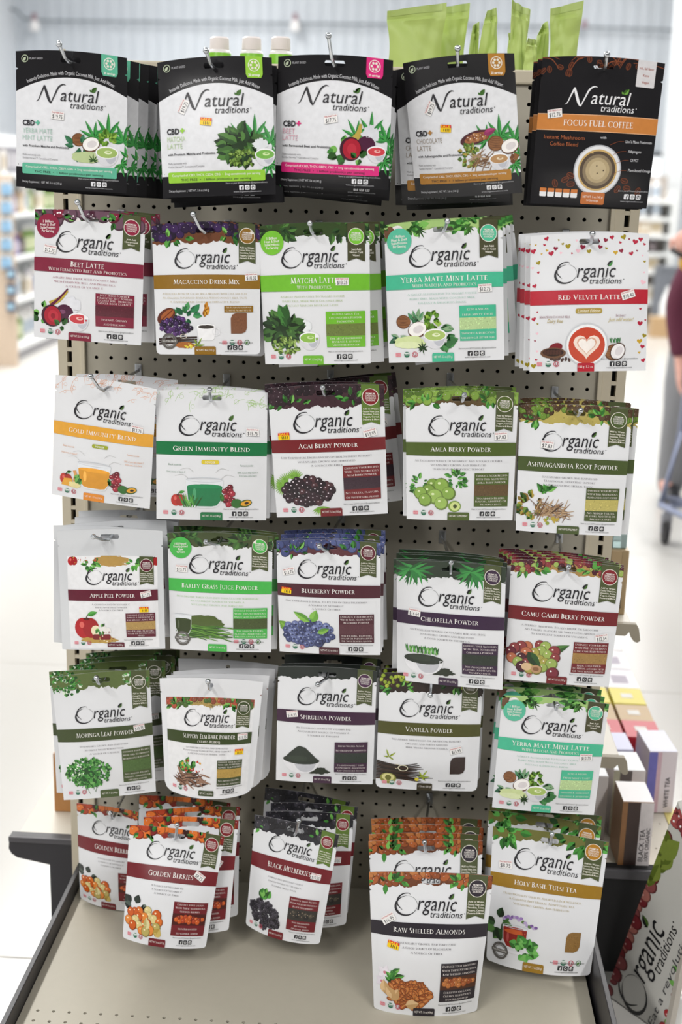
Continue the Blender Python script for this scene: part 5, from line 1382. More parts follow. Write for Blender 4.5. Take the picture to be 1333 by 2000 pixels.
# what singles each stack out
DESC = {
 'cbd_mint': 'black and white pouch with teal tag and coconut picture',
 'cbd_matcha': 'black and white pouch with lime green tag and stripe',
 'cbd_beet': 'black and white pouch with pink tag and stripe',
 'cbd_choc': 'black and white pouch with bronze tag and stripe',
 'coffee': 'all black coffee pouch with orange band and cup',
 'beet': 'white pouch with wine red band and cut beet picture',
 'maca': 'white pouch with brown band and purple berry picture',
 'matcha': 'white pouch with light green band and leafy bowl picture',
 'yerba': 'upper white pouch with two-line mint green band',
 'velvet': 'white pouch with scattered hearts and bright red band',
 'gold': 'white pouch with yellow band and orange drink glass',
 'green': 'white pouch with dark green band and green drink glass',
 'acai': 'third-row white pouch with dark red band and glossy black berries',
 'amla': 'white pouch with olive band and pale green fruits',
 'ashwa': 'white pouch with olive band and brown root pile',
 'apple': 'pearly pouch with square label and red apple picture',
 'barley': 'white pouch with grass green band and glass picture',
 'blue': 'white pouch with plum band and blueberry picture',
 'chlor': 'white pouch with purple band and bowl before green sprigs',
 'camu': 'white pouch with dark red band and mottled round fruits',
 'moringa': 'white pouch with olive band and bushy green leaves',
 'elm': 'rounded white pouch with square label and bark picture',
 'spir': 'white pouch with purple band and heaped dark powder bowl',
 'van': 'white pouch with olive band and dark bean pods',
 'yerba2': 'lower white pouch with two-line mint green band',
 'goldl': 'white pouch with orange berries against the left upright',
 'goldf': 'bottom-row white pouch with orange berries hung well forward',
 'mulb': 'bottom-row white pouch with dark red band and black mulberries',
 'almond': 'white almond pouch standing on the bottom deck',
 'almond_hung': 'white almond pouch hanging behind the standing one',
 'basil': 'white pouch with mustard band and red tea cup',
}
GROUP = {k: 'pouches of one kind on hook, ' + DESC[k][:40] for k in DESC}
# pouches behind the front one: sideways, up, roll, yaw, extra gap behind
STACK = {
 'cbd_mint': [(.013, -.003, .01, .12, 0), (.024, -.005, .0, .2, 0), (.034, -.006, -.01, .25, 0), (.045, -.008, .0, .25, 0)],
 'cbd_matcha': [(.006, -.006, .05, .0, 0), (.012, -.010, .03, .05, 0), (.004, -.014, -.02, 0, 0)],
 'cbd_beet': [(.006, -.010, .02, .1, 0), (-.002, -.016, -.02, .05, 0), (.010, -.013, .05, 0, 0), (.0, -.02, .06, 0, 0)],
 'cbd_choc': [(-.007, -.010, .02, .1, 0), (-.010, -.014, .05, .12, 0), (-.004, -.018, .0, .1, 0)],
 'coffee': [(-.005, -.001, .0, 0, 0), (-.010, -.003, -.01, 0, 0)],
 'beet': [(.010, -.001, -.03, .1, 0), (.014, .0, -.05, 0, 0)],
 'maca': [(-.006, .0, -.02, -.1, 0), (.008, -.006, .03, 0, 0), (.004, -.008, .0, 0, .02)],
 'matcha': [(.014, -.004, -.03, .1, 0), (.022, -.003, -.06, .15, 0), (.0, -.008, .03, 0, 0)],
 'yerba': [(.006, .002, -.01, .06, 0), (.014, .001, -.05, .1, 0), (.02, -.002, -.1, .1, 0)],
 'velvet': [(-.006, -.001, .01, 0, 0), (-.012, .0, .0, -.05, 0), (-.014, -.001, .02, -.05, 0)],
 'gold': [(.02, -.001, -.06, .1, .04)],
 'green': [(.008, .002, .02, 0, 0), (.014, -.002, .05, .0, .02)],
 'acai': [(-.006, .002, .03, .02, 0), (.012, .0, -.06, .1, .02), (.018, .0, -.08, .1, .01)],
 'amla': [(-.004, .001, .01, 0, 0), (.0, -.001, -.02, 0, .02)],
 'ashwa': [(.012, -.002, -.01, 0, 0), (.0, .002, -.04, 0, 0), (.004, .003, .02, 0, 0)],
 'apple': [(-.012, -.001, .04, -.05, 0), (.0, .004, -.05, 0, 0), (.014, .003, .06, .05, .01), (.01, .006, .02, 0, .02)],
 'barley': [(.008, -.002, .0, .05, 0), (.004, .0, .03, 0, 0)],
 'blue': [(.006, -.002, .02, .05, 0), (.004, .001, .0, 0, 0), (.006, .0, -.02, 0, .02)],
 'chlor': [(-.004, -.003, .02, 0, 0), (.004, .0, .03, 0, 0), (.0, .0, .01, 0, 0), (.004, .0, .04, 0, 0)],
 'camu': [(.002, .0, .01, 0, 0), (-.004, .0, .02, 0, 0), (-.01, .0, .03, 0, 0), (-.016, .0, .02, 0, 0)],
 'moringa': [(-.012, -.006, .03, -.1, 0), (.018, .002, .03, .05, 0), (.03, .003, .05, .05, .01), (.034, .004, .03, 0, .01)],
 'elm': [(.008, .0, -.02, .05, 0), (.016, .002, -.04, .08, 0), (.018, .004, .03, 0, .01)],
 'spir': [(.004, .001, -.02, 0, 0), (.006, .002, .02, .05, .02)],
 'van': [(.003, .001, .02, 0, 0), (.006, .0, .0, .0, .01)],
 'yerba2': [(-.002, .0, .02, 0, .02), (-.004, .001, .0, 0, .01)],
 'goldl': [],
 'goldf': [(.020, .010, -.06, .05, .0), (.018, .012, -.12, .1, .01), (-.002, .012, -.03, 0, .01)],
 'mulb': [(.02, .004, -.07, .2, .0), (.026, .004, -.04, .25, .01), (.01, .004, .02, .1, .01)],
 'almond_hung': [(.0, .0, .0, 0, 0), (.004, .001, .02, 0, .01), (.002, .0, .0, 0, .01)],
 'basil': [(-.004, .0, .02, 0, .03), (.0, .002, -.01, 0, .01)],
 'almond': [],
}
BUILD = {}
for k in ('cbd_mint', 'cbd_matcha', 'cbd_beet', 'cbd_choc'): BUILD[k] = (black_pouch, k)
BUILD['coffee'] = (coffee_pouch, 'coffee')
for k in SPEC: BUILD[k] = (white_pouch, k)
BUILD['yerba2'] = (white_pouch, 'yerba'); BUILD['goldl'] = (white_pouch, 'goldb'); BUILD['goldf'] = (white_pouch, 'goldb'); BUILD['almond_hung'] = (white_pouch, 'almond')
SHARE = {'almond_hung': 'almond'}
PROTO = {}
HOLEZ = {}
def hook(tip, hole, label):
    """wire peg hook: plate on the board, straight wire, upturned end with a ball"""
    hx, hy, hz = hole
    bx = round((hx - .0104) / .0254) * .0254 + .0104
    e = empty('peg_hook', (bx, 0, hz), label, 'hook', 'wire peg hooks on the pegboard')
    MB().box((-.006, -.003, -.012), (.006, -.0005, .012), .001).build('mounting_plate', CHROME, e)
    ty = hy - .012
    P = [(0, -.003, 0), (hx - bx, hy * .6, 0), (hx - bx, ty, 0)]
    t = (tip[0] - bx, tip[1], tip[2] - hz)
    P += [((hx - bx) * .6 + t[0] * .4, ty * .55 + t[1] * .45, t[2] * .25), t]
    MB().tube(P, .0026, 8).build('wire', CHROME, e, True)
    MB().ball(t, .0046).build('ball_tip', CHROME, e, True)
    return e
HANG = [k for k in POSE]
for kind in HANG:
    x, y, z, W, H, roll, yaw, pitch, tap, tip = POSE[kind]
    fn, art_kind = BUILD[kind]
    if kind in SHARE:
        root = copy_tree(PROTO[SHARE[kind]])
    else:
        p = SPEC.get(art_kind, {})
        dark = fn is not white_pouch
        stand = p.get('stand', 0)
        g = Geo(W, H, tap, .016 if stand else (.008 if dark else .0095), bool(stand), .004 if not dark else .005, p.get('arc', 0.), (.004 if dark else .002),   .0018 if dark else .0016, sum(ord(c) for c in kind), p.get('corner', .012 if stand else 0.), p.get('hole', 'hat' if kind in ('barley', 'blue', 'beet', 'yerba2', 'coffee', 'chlor') else 'slot'))
        root = empty('snack_pouch' if stand else ('drink_mix_pouch' if art_kind in ('beet', 'maca', 'matcha', 'yerba', 'velvet', 'gold', 'green') or dark else 'powder_pouch'))
        fn(art_kind, g, root)
        PROTO[kind] = root
        HOLEZ[kind] = g.hole_z
    hzl = HOLEZ[SHARE.get(kind, kind)]
    root.matrix_world = frame(x, y, z, roll, yaw, pitch)
    n = len(STACK[kind])
    tag(root, DESC[kind] + (', frontmost on its hook' if n else ''), 'pouch', GROUP[kind] if n else None)
    hole = root.matrix_world @ Vector((0, 0, hzl))
    yy = y; last = (yaw, pitch)
    for i, (dx, dz, dr, dyw, ex) in enumerate(STACK[kind]):
        c = copy_tree(root, skip=('price_sticker', 'sale_sticker') if i > 1 else ('sale_sticker',))
        yw, pt = yaw * .8 + dyw, pitch * .85
        yy = min(yy + (.018 if W > .185 or kind in ('goldf', 'mulb', 'elm') else .0135) + ex + W * .4 * abs(yw - last[0]) + H * .5 * abs(pt - last[1]), -.022)
        last = (yw, pt)
        c.matrix_world = frame(x + dx, yy, z + dz, roll + dr, yw, pt)
        tag(c, DESC[kind] + ', ' + ORD[i + 1] + ' on its hook', 'pouch', GROUP[kind])
    if tip != (0.0, 0.0, 0.0):
        hook(tip, (hole.x, y, hole.z + .001), 'zinc wire peg hook holding the ' + ' '.join(DESC[kind].split()[:9]))
    elif kind == 'goldl':
        hook((x, y - .03, hole.z + .02), (hole.x, y, hole.z + .001), 'zinc wire peg hook holding the ' + ' '.join(DESC[kind].split()[:9]))
# ---------------------------------------------------------------- things on top of the run
BT = .2
for px, lab in ((429, 'leftmost of three white-capped bottles with green label on top'), (492, 'middle of three white-capped bottles with green label on top'), (549, 'rightmost of three white-capped bottles with green label on top')):
    p = atY(px, 72, BT)
    e = empty('supplement_bottle', (p.x, BT, 1.655), lab, 'bottle', 'bottles on the top of the run')
    MB().lathe([(0, 0), (.019, 0), (.0205, .003), (.0205, .039), (.018, .044), (.0145, .046), (.0145, .05), (0, .05)], n=24).build('bottle_body', mat('milky_plastic', '#eceae6', .3), e, True)
    MB().lathe([(.0208, .006), (.0208, .0385), (.0204, .039)], n=24).build('green_label', mat('bright_green_label', '#7fc22a', .4), e, True)
    z0 = p.z - 1.655
    MB().lathe([(0, z0), (.013, z0), (.0165, z0 - .003), (.0172, z0 - .02), (.0165, z0 - .022), (0, z0 - .022)], n=28).build('cap', mat('white_ribbed_cap', '#f0e8e6', .4), e, True)
LIME = mat('matte_lime_film', '#b4c970', .5, 0, .05, 25, .1)
def lime(p0, w, h, yaw, lean, label, seed, slope=0., taper=0., curl=0.):
    r = random.Random(seed)
    e = empty('lime_pouch', (p0[0], p0[1], 1.6555), label, 'pouch', 'lime green pouches on the top of the run')
    e.rotation_euler = (0, lean, yaw)
    bm = bmesh.new(); nu, nv = 16, 22; rows = []
    folds = [(r.uniform(-1.2, 1.2), r.uniform(.2, .9), r.uniform(-1, 1), r.uniform(.5, 1.)) for _ in range(5)]
    for side in (-1, 1):
        g = []
        for j in range(nv + 1):
            v = j / nv; row = []
            for i in range(nu + 1):
                u = i / nu; q = 2 * u - 1
                ww = w * (1 - .12 * math.sin(math.pi * min(1, v * 1.2))) * (1 - taper * max(0, v - .45) ** 1.4 * 2.1)
                t = .020 * (1 - v) ** .7 * (1 - abs(q) ** 2.5) + .0009
                if v > .86: t = .0009
                cr = 0
                for a_, b_, c_, d_ in folds: cr += d_ * max(0, 1 - abs((q * math.cos(c_ * 1.5) + (v - b_) * 3 * math.sin(c_ * 1.5)) - a_ * .5) * 3.2)
                x = ww / 2 * q + .25 * taper * w * max(0, v - .4); y = side * t + .0045 * cr * (v > .04) * (.4 + v) + curl * (v ** 2) * q * abs(q)
                z = h * v + slope * q * v * v
                row.append(bm.verts.new((x, y, z)))
            g.append(row)
        rows.append(g)
        for j in range(nv):
            for i in range(nu):
                f = (g[j][i], g[j][i + 1], g[j + 1][i + 1], g[j + 1][i]); bm.faces.new(f if side < 0 else f[::-1])
    a, b = rows
    # pressed zip seal: a raised ridge across the front
    for i in range(nu + 1): a[nv - 4][i].co.y -= .0012
    for j in range(nv):
        bm.faces.new((a[j][0], a[j + 1][0], b[j + 1][0], b[j][0])); bm.faces.new((a[j][nu], b[j][nu], b[j + 1][nu], a[j + 1][nu]))
    for i in range(nu):
        bm.faces.new((a[0][i], b[0][i], b[0][i + 1], a[0][i + 1])); bm.faces.new((a[nv][i], a[nv][i + 1], b[nv][i + 1], b[nv][i]))
    m = MB(); m.bm.free(); m.bm = bm
    strip_ = []
    for i in range(1, nu): strip_.append((a[nv - 2][i].co.copy(), a[nv][i].co.copy()))
    m.build('lime_film', LIME, e, True)
    t = bmesh.new()
    vs_ = [(t.verts.new(p - Vector((0, .0006, 0))), t.verts.new(q - Vector((0, .0006, .0008)))) for p, q in strip_]
    for p, q in zip(vs_, vs_[1:]): t.faces.new((p[0], q[0], q[1], p[1]))
    m = MB(); m.bm.free(); m.bm = t
    m.build('heat_seal', mat('lime_seal_film', '#b4c878', .4, 0, .04, 60, .2), e, True)
    return e
def limes():
    spec = [  # px of the middle, py of the top, width px, yaw, lean, y, slope, taper, curl, label
        (815, 13, 104, .05, .0, .17, .008, .0, .0, 'leftmost and widest lime green pouch standing on the run top'),
        (888, 10, 56, .1, .05, .24, .007, .0, .004, 'second lime green pouch from the left on the run top'),
        (929, 46, 20, .3, .02, .28, .004, .5, .0, 'small pointed lime green pouch third from the left'),
        (958, 18, 38, .2, .0, .21, .004, .5, .008, 'lime green pouch with pointed rounded corner fourth from left'),
        (1003, 64, 22, .3, -.03, .32, .0, .3, .0, 'short lime green pouch half hidden behind the upright crimped one'),
        (1020, 9, 34, .3, .02, .17, -.006, -.2, .006, 'lime green pouch with crimped top edge turned nearly edge-on'),
        (1040, 76, 26, .2, .02, .13, .0, .2, .01, 'low lime green pouch beside the crimped one, darker creases'),
        (1062, 44, 32, .2, .03, .24, .004, .7, .004, 'lime green pouch with pointed tip second from the right'),
        (1109, 9, 54, -.1, .02, .19, .008, -.05, .006, 'rightmost lime green pouch standing apart from the others')]
    for i, (px, py, wpx, yaw, lean, Y, slope, taper, curl, lab) in enumerate(spec):
        p = atY(px, py, Y); d = (Y - CAM.y)
        w = wpx / FPX * d * 1.04
        h = p.z - 1.6555
        lime((p.x - math.sin(lean) * h, Y), w, h, yaw, lean, lab, i + 1, slope, taper, curl)
limes()

# ---------------------------------------------------------------- boxes along the right side base
SD = .2478
def carton(name, lo, hi, cols, label, group=None, text=None, yaw=0):
    """cols: (main, top, bands on the front as (x0, x1, colour))"""
    cx, cy = (lo[0] + hi[0]) / 2, (lo[1] + hi[1]) / 2
    e = empty(name, (cx, cy, lo[2]), label, 'box', group)
    e.rotation_euler = (0, 0, yaw)
    a = (lo[0] - cx, lo[1] - cy, 0); b = (hi[0] - cx, hi[1] - cy, hi[2] - lo[2])
    MB().box(a, b, .0012).build('carton', mat('card_' + cols[0], cols[0], .4, 0, .03, 60), e)
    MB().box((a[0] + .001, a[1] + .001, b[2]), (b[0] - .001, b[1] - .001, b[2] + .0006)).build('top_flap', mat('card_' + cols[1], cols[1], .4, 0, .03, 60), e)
    w = b[0] - a[0]
    for x0, x1, c in cols[2]:
        MB().box((a[0] + w * x0, a[1] - .0006, .001), (a[0] + w * x1, a[1], b[2] - .001)).build('front_panel', mat('card_' + c, c, .4, 0, .12, 90), e)
    if text:
        for t, fx, size, rot in text:
            cu = bpy.data.curves.new('lettering', 'FONT'); cu.body = t; cu.size = size; cu.extrude = .0002
            o = bpy.data.objects.new('printed_text', cu); me = o.to_mesh().copy(); bpy.data.objects.remove(o)
            me.materials.append(mat('dark_print', '#3a363a', .5))
            o = bpy.data.objects.new('printed_text', me); link(o, e)
            o.location = (a[0] + w * fx, a[1] - .0011, .012); o.rotation_euler = (math.pi / 2, -math.pi / 2, 0)
    return e
q = atZ(1205, 1692, SD); q2 = atZ(1266, 1695, SD)
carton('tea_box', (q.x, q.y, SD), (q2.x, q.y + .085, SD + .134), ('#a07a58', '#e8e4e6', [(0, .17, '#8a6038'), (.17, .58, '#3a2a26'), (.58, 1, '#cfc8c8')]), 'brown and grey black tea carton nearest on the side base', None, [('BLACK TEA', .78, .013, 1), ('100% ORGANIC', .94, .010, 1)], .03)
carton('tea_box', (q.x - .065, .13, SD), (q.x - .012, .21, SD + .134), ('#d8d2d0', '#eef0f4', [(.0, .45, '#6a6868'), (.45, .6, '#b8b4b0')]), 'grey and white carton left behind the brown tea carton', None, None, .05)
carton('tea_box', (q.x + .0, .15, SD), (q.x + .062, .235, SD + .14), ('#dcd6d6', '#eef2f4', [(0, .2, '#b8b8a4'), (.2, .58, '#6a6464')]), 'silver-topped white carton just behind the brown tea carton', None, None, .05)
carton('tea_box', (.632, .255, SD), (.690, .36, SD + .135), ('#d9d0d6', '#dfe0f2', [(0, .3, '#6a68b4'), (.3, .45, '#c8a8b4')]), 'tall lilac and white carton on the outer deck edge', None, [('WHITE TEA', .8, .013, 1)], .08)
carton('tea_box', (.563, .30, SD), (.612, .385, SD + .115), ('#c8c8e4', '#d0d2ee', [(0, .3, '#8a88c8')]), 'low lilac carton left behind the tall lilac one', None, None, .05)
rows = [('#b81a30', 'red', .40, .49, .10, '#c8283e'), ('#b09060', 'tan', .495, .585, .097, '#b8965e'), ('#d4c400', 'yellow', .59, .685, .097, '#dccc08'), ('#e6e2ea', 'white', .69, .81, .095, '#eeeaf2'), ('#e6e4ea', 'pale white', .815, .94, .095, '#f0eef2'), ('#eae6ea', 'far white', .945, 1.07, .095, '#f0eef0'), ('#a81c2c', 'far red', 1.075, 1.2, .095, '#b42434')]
for c, nm, y0, y1, h, tc in rows:
    for side, x0, x1 in (('outer', .617, .692), ('inner', .537, .612)):
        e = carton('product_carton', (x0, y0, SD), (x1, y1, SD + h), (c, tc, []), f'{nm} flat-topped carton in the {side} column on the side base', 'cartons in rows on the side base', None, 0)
        if nm in ('red', 'tan', 'yellow'):
            MB().box((-.014, -.012, h + .0006), (.012, .012, h + .0012)).build('price_label', mat('white_paper', '#f4f2f0', .6), e)
        else: MB().box((-.02, -.03, h + .0006), (.018, .02, h + .001)).build('printed_label', mat('lilac_grey_print', '#c4bccb', .6), e)
p0, p1 = atY(1196, 1075, .05), atY(1231, 1073, .05)
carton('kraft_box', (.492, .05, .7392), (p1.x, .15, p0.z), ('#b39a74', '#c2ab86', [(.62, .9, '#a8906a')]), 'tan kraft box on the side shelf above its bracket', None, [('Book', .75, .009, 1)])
tag(MB().box((.494, .06, p0.z + .0012), (p1.x - .004, .14, p0.z + .028), .002).build('glass_tray', mat('pale_aqua_glass', '#bcd4d4', .15, 0, .03, 20, trans=.5)), 'pale aqua clear tray lying on the tan kraft box', 'tray')
carton('orange_box', (-.560, .16, .2325), (-.50, .25, .36), ('#c08a50', '#d8a468', [(0, 1, '#b8824a')]), 'orange brown carton on the left side base behind the upright')

# ---------------------------------------------------------------- the sign leaning at the lower right
def sign():
    T0, B0 = atZ(1183, 1940, .004), atZ(1296, 2020, .004)
    T1 = atY(1325, 1565, -.10)
    n = (B0 - T0).cross(T1 - T0).normalized()
    if n.y > 0: n = -n
    def onp(px, py):
        d = _ray(px, py); return CAM + d * ((T0 - CAM).dot(n) / d.dot(n))
    Tr, B1 = onp(1352, 1650), onp(1356, 1735)
    e = empty('leaning_sign', (T0 + B0) / 2, 'white brand sign with red cranberries, stood on end by the black panel', 'sign')
    O = Vector((T0 + B0) / 2)
    t = -n * .012
    MB().prism([p - O for p in (T0, T1, Tr, B1, B0)], t).build('sign_board', mat('sign_card', '#c9c8c2', .5, 0, .04, 8), e)
    MB().prism([B0 - O, B1 - O, B1 - O + (B1 - T1).normalized() * .012, B0 - O + (B0 - T0).normalized() * .010], t * 1.3).build('edge_strip', mat('pale_edge_strip', '#b9b2a8', .5), e)
    ex = (T1 - T0); L = ex.length; ex.normalize()
    ey = n.cross(ex).normalized()
    if ey.dot(B0 - T0) > 0: ey = -ey
    class G: pass
    g = G(); g.W = L; g.H = L; g.cuts = []; g.B = 0
    # the face of the sign as a printed sheet: x along the left edge, y down towards the lower edge
    def S(x, y, k, back=False):
        P = np.array(T0 - O)[None, :] + np.outer(x + L / 2, np.array(ex)) + np.outer(y, np.array(ey)) + np.outer(k, np.array(n))
        return P
    g.S = S; g.normal = lambda x, y, back=False: np.tile(np.array(n), (len(x), 1))
    wd = (B0 - T0).dot(-ey)
    edge = [((p - T0).dot(ex) - L / 2, (p - T0).dot(ey)) for p in (T0, T1, Tr, B1, B0)]
    if area2(edge) < 0: edge = edge[::-1]
    def trimmed(A, name):
        for i, it in enumerate(A.polys):
            if it is None: continue
            P = it[0]
            for (x0, y0), (x1, y1) in zip(edge, edge[1:] + edge[:1]):
                a_, b_ = y0 - y1, x1 - x0
                P = clip(P, a_, b_, -(a_ * x0 + b_ * y0))
                if len(P) < 3: break
            A.polys[i] = (P, it[1]) if len(P) > 2 else None
        A.build(name, e)
    A = Art(g, .0006)
    f = wd / L
    organic(A, .03, .55, f * .50, '#1c1c1e', '#4a6a2c')
    A.build('brand_lettering', e)
    A = Art(g, .0006)
    A.text('Eat a revolution', .06, f * .83, .028, '#4a4a4c', width=.5, align='L', shear=.3)
    A.build('slogan', e)
    A = Art(g, .0006)
    berries(A, .45, f * .03, .42, .018, 22, .03, ['#8a4a4a', '#a86a60', '#7a2a30'], 3, '#d8b0a8', .15); leaves(A, .68, f * .08, .12, .02, 10, .12, ['#5a6a24', '#7a8a3a'], 4, .3, 0, 30)
    berries(A, .35, f * 1.04, .34, .03, 34, .022, ['#a81a24', '#8a1018', '#b8303a'], 5, '#e8b8b8', .2); leaves(A, .3, f * .98, .3, .03, 9, .06, G1, 6, .3)
    berries(A, .93, f * .15, .03, .06, 8, .03, ['#a85050', '#8a3a40'], 7)
    trimmed(A, 'fruit_print')
sign()

# ---------------------------------------------------------------- shelving in the left aisle
LX = -3.0
WHITE = mat('white_shelf_steel', '#eef0f0', .45, 0, .02, 10)
la = empty('aisle_shelving', (LX - .25, 7.7, 0), 'white aisle shelving full of products at far left', 'shelving')
def lp(m, name, mt, par=la):
    o = m.build(name, mt, par); o.location = -la.location if par is la else (0, 0, 0); return o
ZL = [.11, .455, .79, 1.125, 1.435]
lp(MB().box((LX - .52, 7.68, 0), (LX - .48, 13.5, 1.75)), 'back_panel', WHITE)
for i, z in enumerate(ZL):
    lp(MB().box((LX - .48, 7.68, z - .035), (LX + (.0 if i else .06), 13.5, z), .003), 'shelf_board', WHITE)
lp(MB().box((LX - .5, 7.64, 0), (LX + .02, 7.68, 1.8), .004), 'end_panel', mat('cream_end_panel', '#e6ded0', .5))
lp(MB().box((LX - .46, 7.7, 0), (LX + .02, 13.5, .08)), 'kick_plate', mat('grey_kick', '#a8a6aa', .5))
TYPES = []
def bottle_proto(name, h, r, col, cap, lab):
    e = empty(name, (0, 0, -20))
    MB().lathe([(0, 0), (r * .95, 0), (r, h * .03), (r, h * .68), (r * .45, h * .82), (r * .4, h * .84), (0, h * .84)], n=14).build('bottle_body', mat('plastic_' + col, col, .35), e, True)
    MB().lathe([(0, h * .84), (r * .46, h * .84), (r * .46, h), (0, h)], n=14).build('cap', mat('plastic_' + cap, cap, .4), e, True)
    MB().lathe([(r * 1.01, h * .15), (r * 1.01, h * .58)], n=14).build('label_band', mat('paper_' + lab, lab, .5), e, True)
    return e, r
def box_proto(name, w, d, h, col, lab):
    e = empty(name, (0, 0, -20))
    MB().box((-w / 2, -d / 2, 0), (w / 2, d / 2, h), .002).build('carton', mat('card_' + col, col, .5), e)
    b = MB(); b.box((-w * .4, -d / 2 - .001, h * .2), (w * .4, -d / 2, h * .75)); b.box((w / 2, -d * .4, h * .2), (w / 2 + .001, d * .4, h * .75)); b.build('label_panel', mat('paper_' + lab, lab, .5), e)
    return e, max(w, d) / 2
PR = [bottle_proto('white_bottle', .24, .05, '#eceae8', '#d8d4d4', '#b9c4d0'), bottle_proto('green_bottle', .22, .045, '#7a9a4a', '#e8e8e4', '#d8e0b8'), bottle_proto('purple_bottle', .2, .045, '#7a68a8', '#f0eef4', '#d8d0e8'),
      box_proto('grey_box', .13, .12, .2, '#8e8c94', '#d4d2d6'), box_proto('white_box', .14, .12, .17, '#ece8e2', '#c8b89a'), bottle_proto('dark_bottle', .17, .045, '#4a4448', '#c8a090', '#8a7f82'), box_proto('tan_box', .12, .12, .16, '#c8b090', '#ece2d0'), bottle_proto('yellow_bottle', .2, .045, '#c8c040', '#3a4a3a', '#e8e4a8')]
PLAB = ['white', 'green', 'purple', 'grey', 'white carton', 'dark', 'tan', 'yellow']
used = set()
def stock(k, loc, rz, place, group):
    e, r = PR[k]
    o = copy_tree(e) if k in used else e
    used.add(k)
    o.location = loc; o.rotation_euler = (0, 0, rz)
    nm = e.name.split('.')[0].replace('_', ' ')
    tag(o, f'small {nm} among the goods {place}', 'bottle' if 'bottle' in nm else 'box', group)
rr = random.Random(11)
for i, z in enumerate(ZL):
    y = 7.80
    while y < 10.6:
        k = rr.choice([0, 0, 1, 2, 3, 4, 4, 5, 6]) if i != 3 else rr.choice([1, 2, 4, 6, 0])
        if z > 1.4: k = rr.choice([5, 4, 3])
        stock(k, (LX - .09, y, z), math.pi / 2 * 0 + rr.uniform(-.1, .1), 'on the left aisle shelf ' + ['at the bottom', 'second from bottom', 'in the middle', 'second from top', 'at the top'][i], 'goods on the left aisle shelves')
        y += rr.uniform(.15, .2)
# goods hung on the near end of that run
for i in range(5):
    for j in range(2):
        p = atY(3 + 11 * j, 368 + 36 * i, 7.5)
        e = empty('spray_bottle', (p.x, 7.55, p.z - .05), f'small blue spray bottle, row {["one", "two", "three", "four", "five"][i]} from top, {["outer", "inner"][j]}, at the far left edge', 'bottle', 'blue spray bottles at the left edge')
        MB().lathe([(0, 0), (.022, 0), (.022, .07), (.01, .085), (0, .085)], n=12).build('bottle_body', mat('sky_blue_plastic', '#8fb4d0', .3), e, True)
        MB().box((-.012, -.02, .085), (.012, .012, .105), .003).build('spray_head', mat('white_plastic', '#e8ecf0', .4), e)
for i in range(3):
    p = atY(20, 535 + 32 * i, 7.5)
    e = empty('hanging_pack', (p.x, 7.53, p.z), f'dark blue-grey hanging pack, {["upper", "middle", "lower"][i]} one on the left aisle end', 'pack', 'dark hanging packs at the left')
    MB().box((-.035, -.02, -.045), (.035, .01, .045), .006).build('pack_body', mat('slate_pack', '#5a5c6c', .4), e)
    MB().box((-.025, -.022, -.02), (.025, -.02, .02)).build('pack_label', mat('pale_blue_label', '#9cc0d4', .5), e)
ep = atY(10, 440, 7.6)
tag(MB().box((ep.x - .4, 7.575, .0), (ep.x + .06, 7.63, 1.42), .004).build('end_display', mat('tan_end_board', '#cdb9a4', .6)), 'narrow tan end display board with hung goods at far left', 'display stand')

# ---------------------------------------------------------------- shelving by the column, right background
RY = 12.0
xa, xb = atY(1180, 500, RY).x, atY(1306, 500, RY).x
rs = empty('wall_shelving', ((xa + xb) / 2, RY + .2, 0), 'white wall shelves of bottles beside the white column', 'shelving')
def rp2(m, name, mt):
    o = m.build(name, mt, rs); o.location = -rs.location; return o
ZR = [atY(1280, y, RY).z for y in (391, 425, 459, 494, 530, 590)]
for z in ZR: rp2(MB().box((xa, RY, z - .04), (xb, RY + .4, z), .004), 'shelf_board', WHITE)
rp2(MB().box((xa, RY + .4, 0), (xb, RY + .44, ZR[0] + .25)), 'back_panel', mat('brown_grey_back', '#b5aca4', .6))
rp2(MB().box((xb, RY, 0), (xb + .05, RY + .44, ZR[0] + .1), .004), 'side_panel', WHITE)
for i, z in enumerate(ZR):
    x = xa + .25 + rr.uniform(0, .05)
    while x < xb - .06:
        k = [[0, 6, 4, 0], [0, 3, 0, 2], [4, 4, 0, 6], [6, 5, 7, 5], [3, 5, 0, 4], [0, 4, 0, 6]][i][int(x * 37) % 4]
        stock(k, (x, RY + .12, z), 0, 'on the right wall shelf ' + ['at the top', 'second down', 'third down', 'fourth down', 'fifth down', 'at the bottom'][i], 'goods on the right wall shelves')
        x += rr.uniform(.12, .15)
b0, b1 = atZ(1284, 628, 0), atZ(1308, 628, 0)
e = empty('grey_bin', (atY(1297, 600, 11.75).x, 11.75, 0), 'tall slate grey bin below the right wall shelves', 'bin')
MB().box((-.11, -.14, 0), (.11, .14, .62), .02).build('bin_body', mat('slate_plastic', '#73777f', .5), e); MB().box((-.115, -.145, .62), (.115, .145, .66), .01).build('bin_lid', mat('slate_plastic'), e)
for _e, _rad in PR:
    if _e.location.z < -10:
        for _c in list(_e.children): bpy.data.objects.remove(_c)
        bpy.data.objects.remove(_e)
bx = atZ(1280, 648, 0)
carton('cardboard_box', (bx.x - .14, 11.0, 0), (bx.x + .06, 11.2, .2), ('#c0a078', '#cdb089', []), 'plain cardboard box on the floor below right wall shelves')
jx = atY(1303, 620, 11.35)
e = empty('white_jug', (jx.x, 11.35, 0), 'tall white jug on the floor before the slate bin', 'jug')
MB().lathe([(0, 0), (.075, 0), (.08, .03), (.08, .3), (.05, .4), (.03, .44), (.03, .48), (0, .48)], n=18).build('jug_body', mat('milk_white_plastic', '#eef0f0', .35), e, True)
MB().tube([(.05, -.05, .38), (.1, -.06, .36), (.1, -.06, .24), (.07, -.04, .2)], .012, 8).build('jug_handle', mat('milk_white_plastic'), e, True)

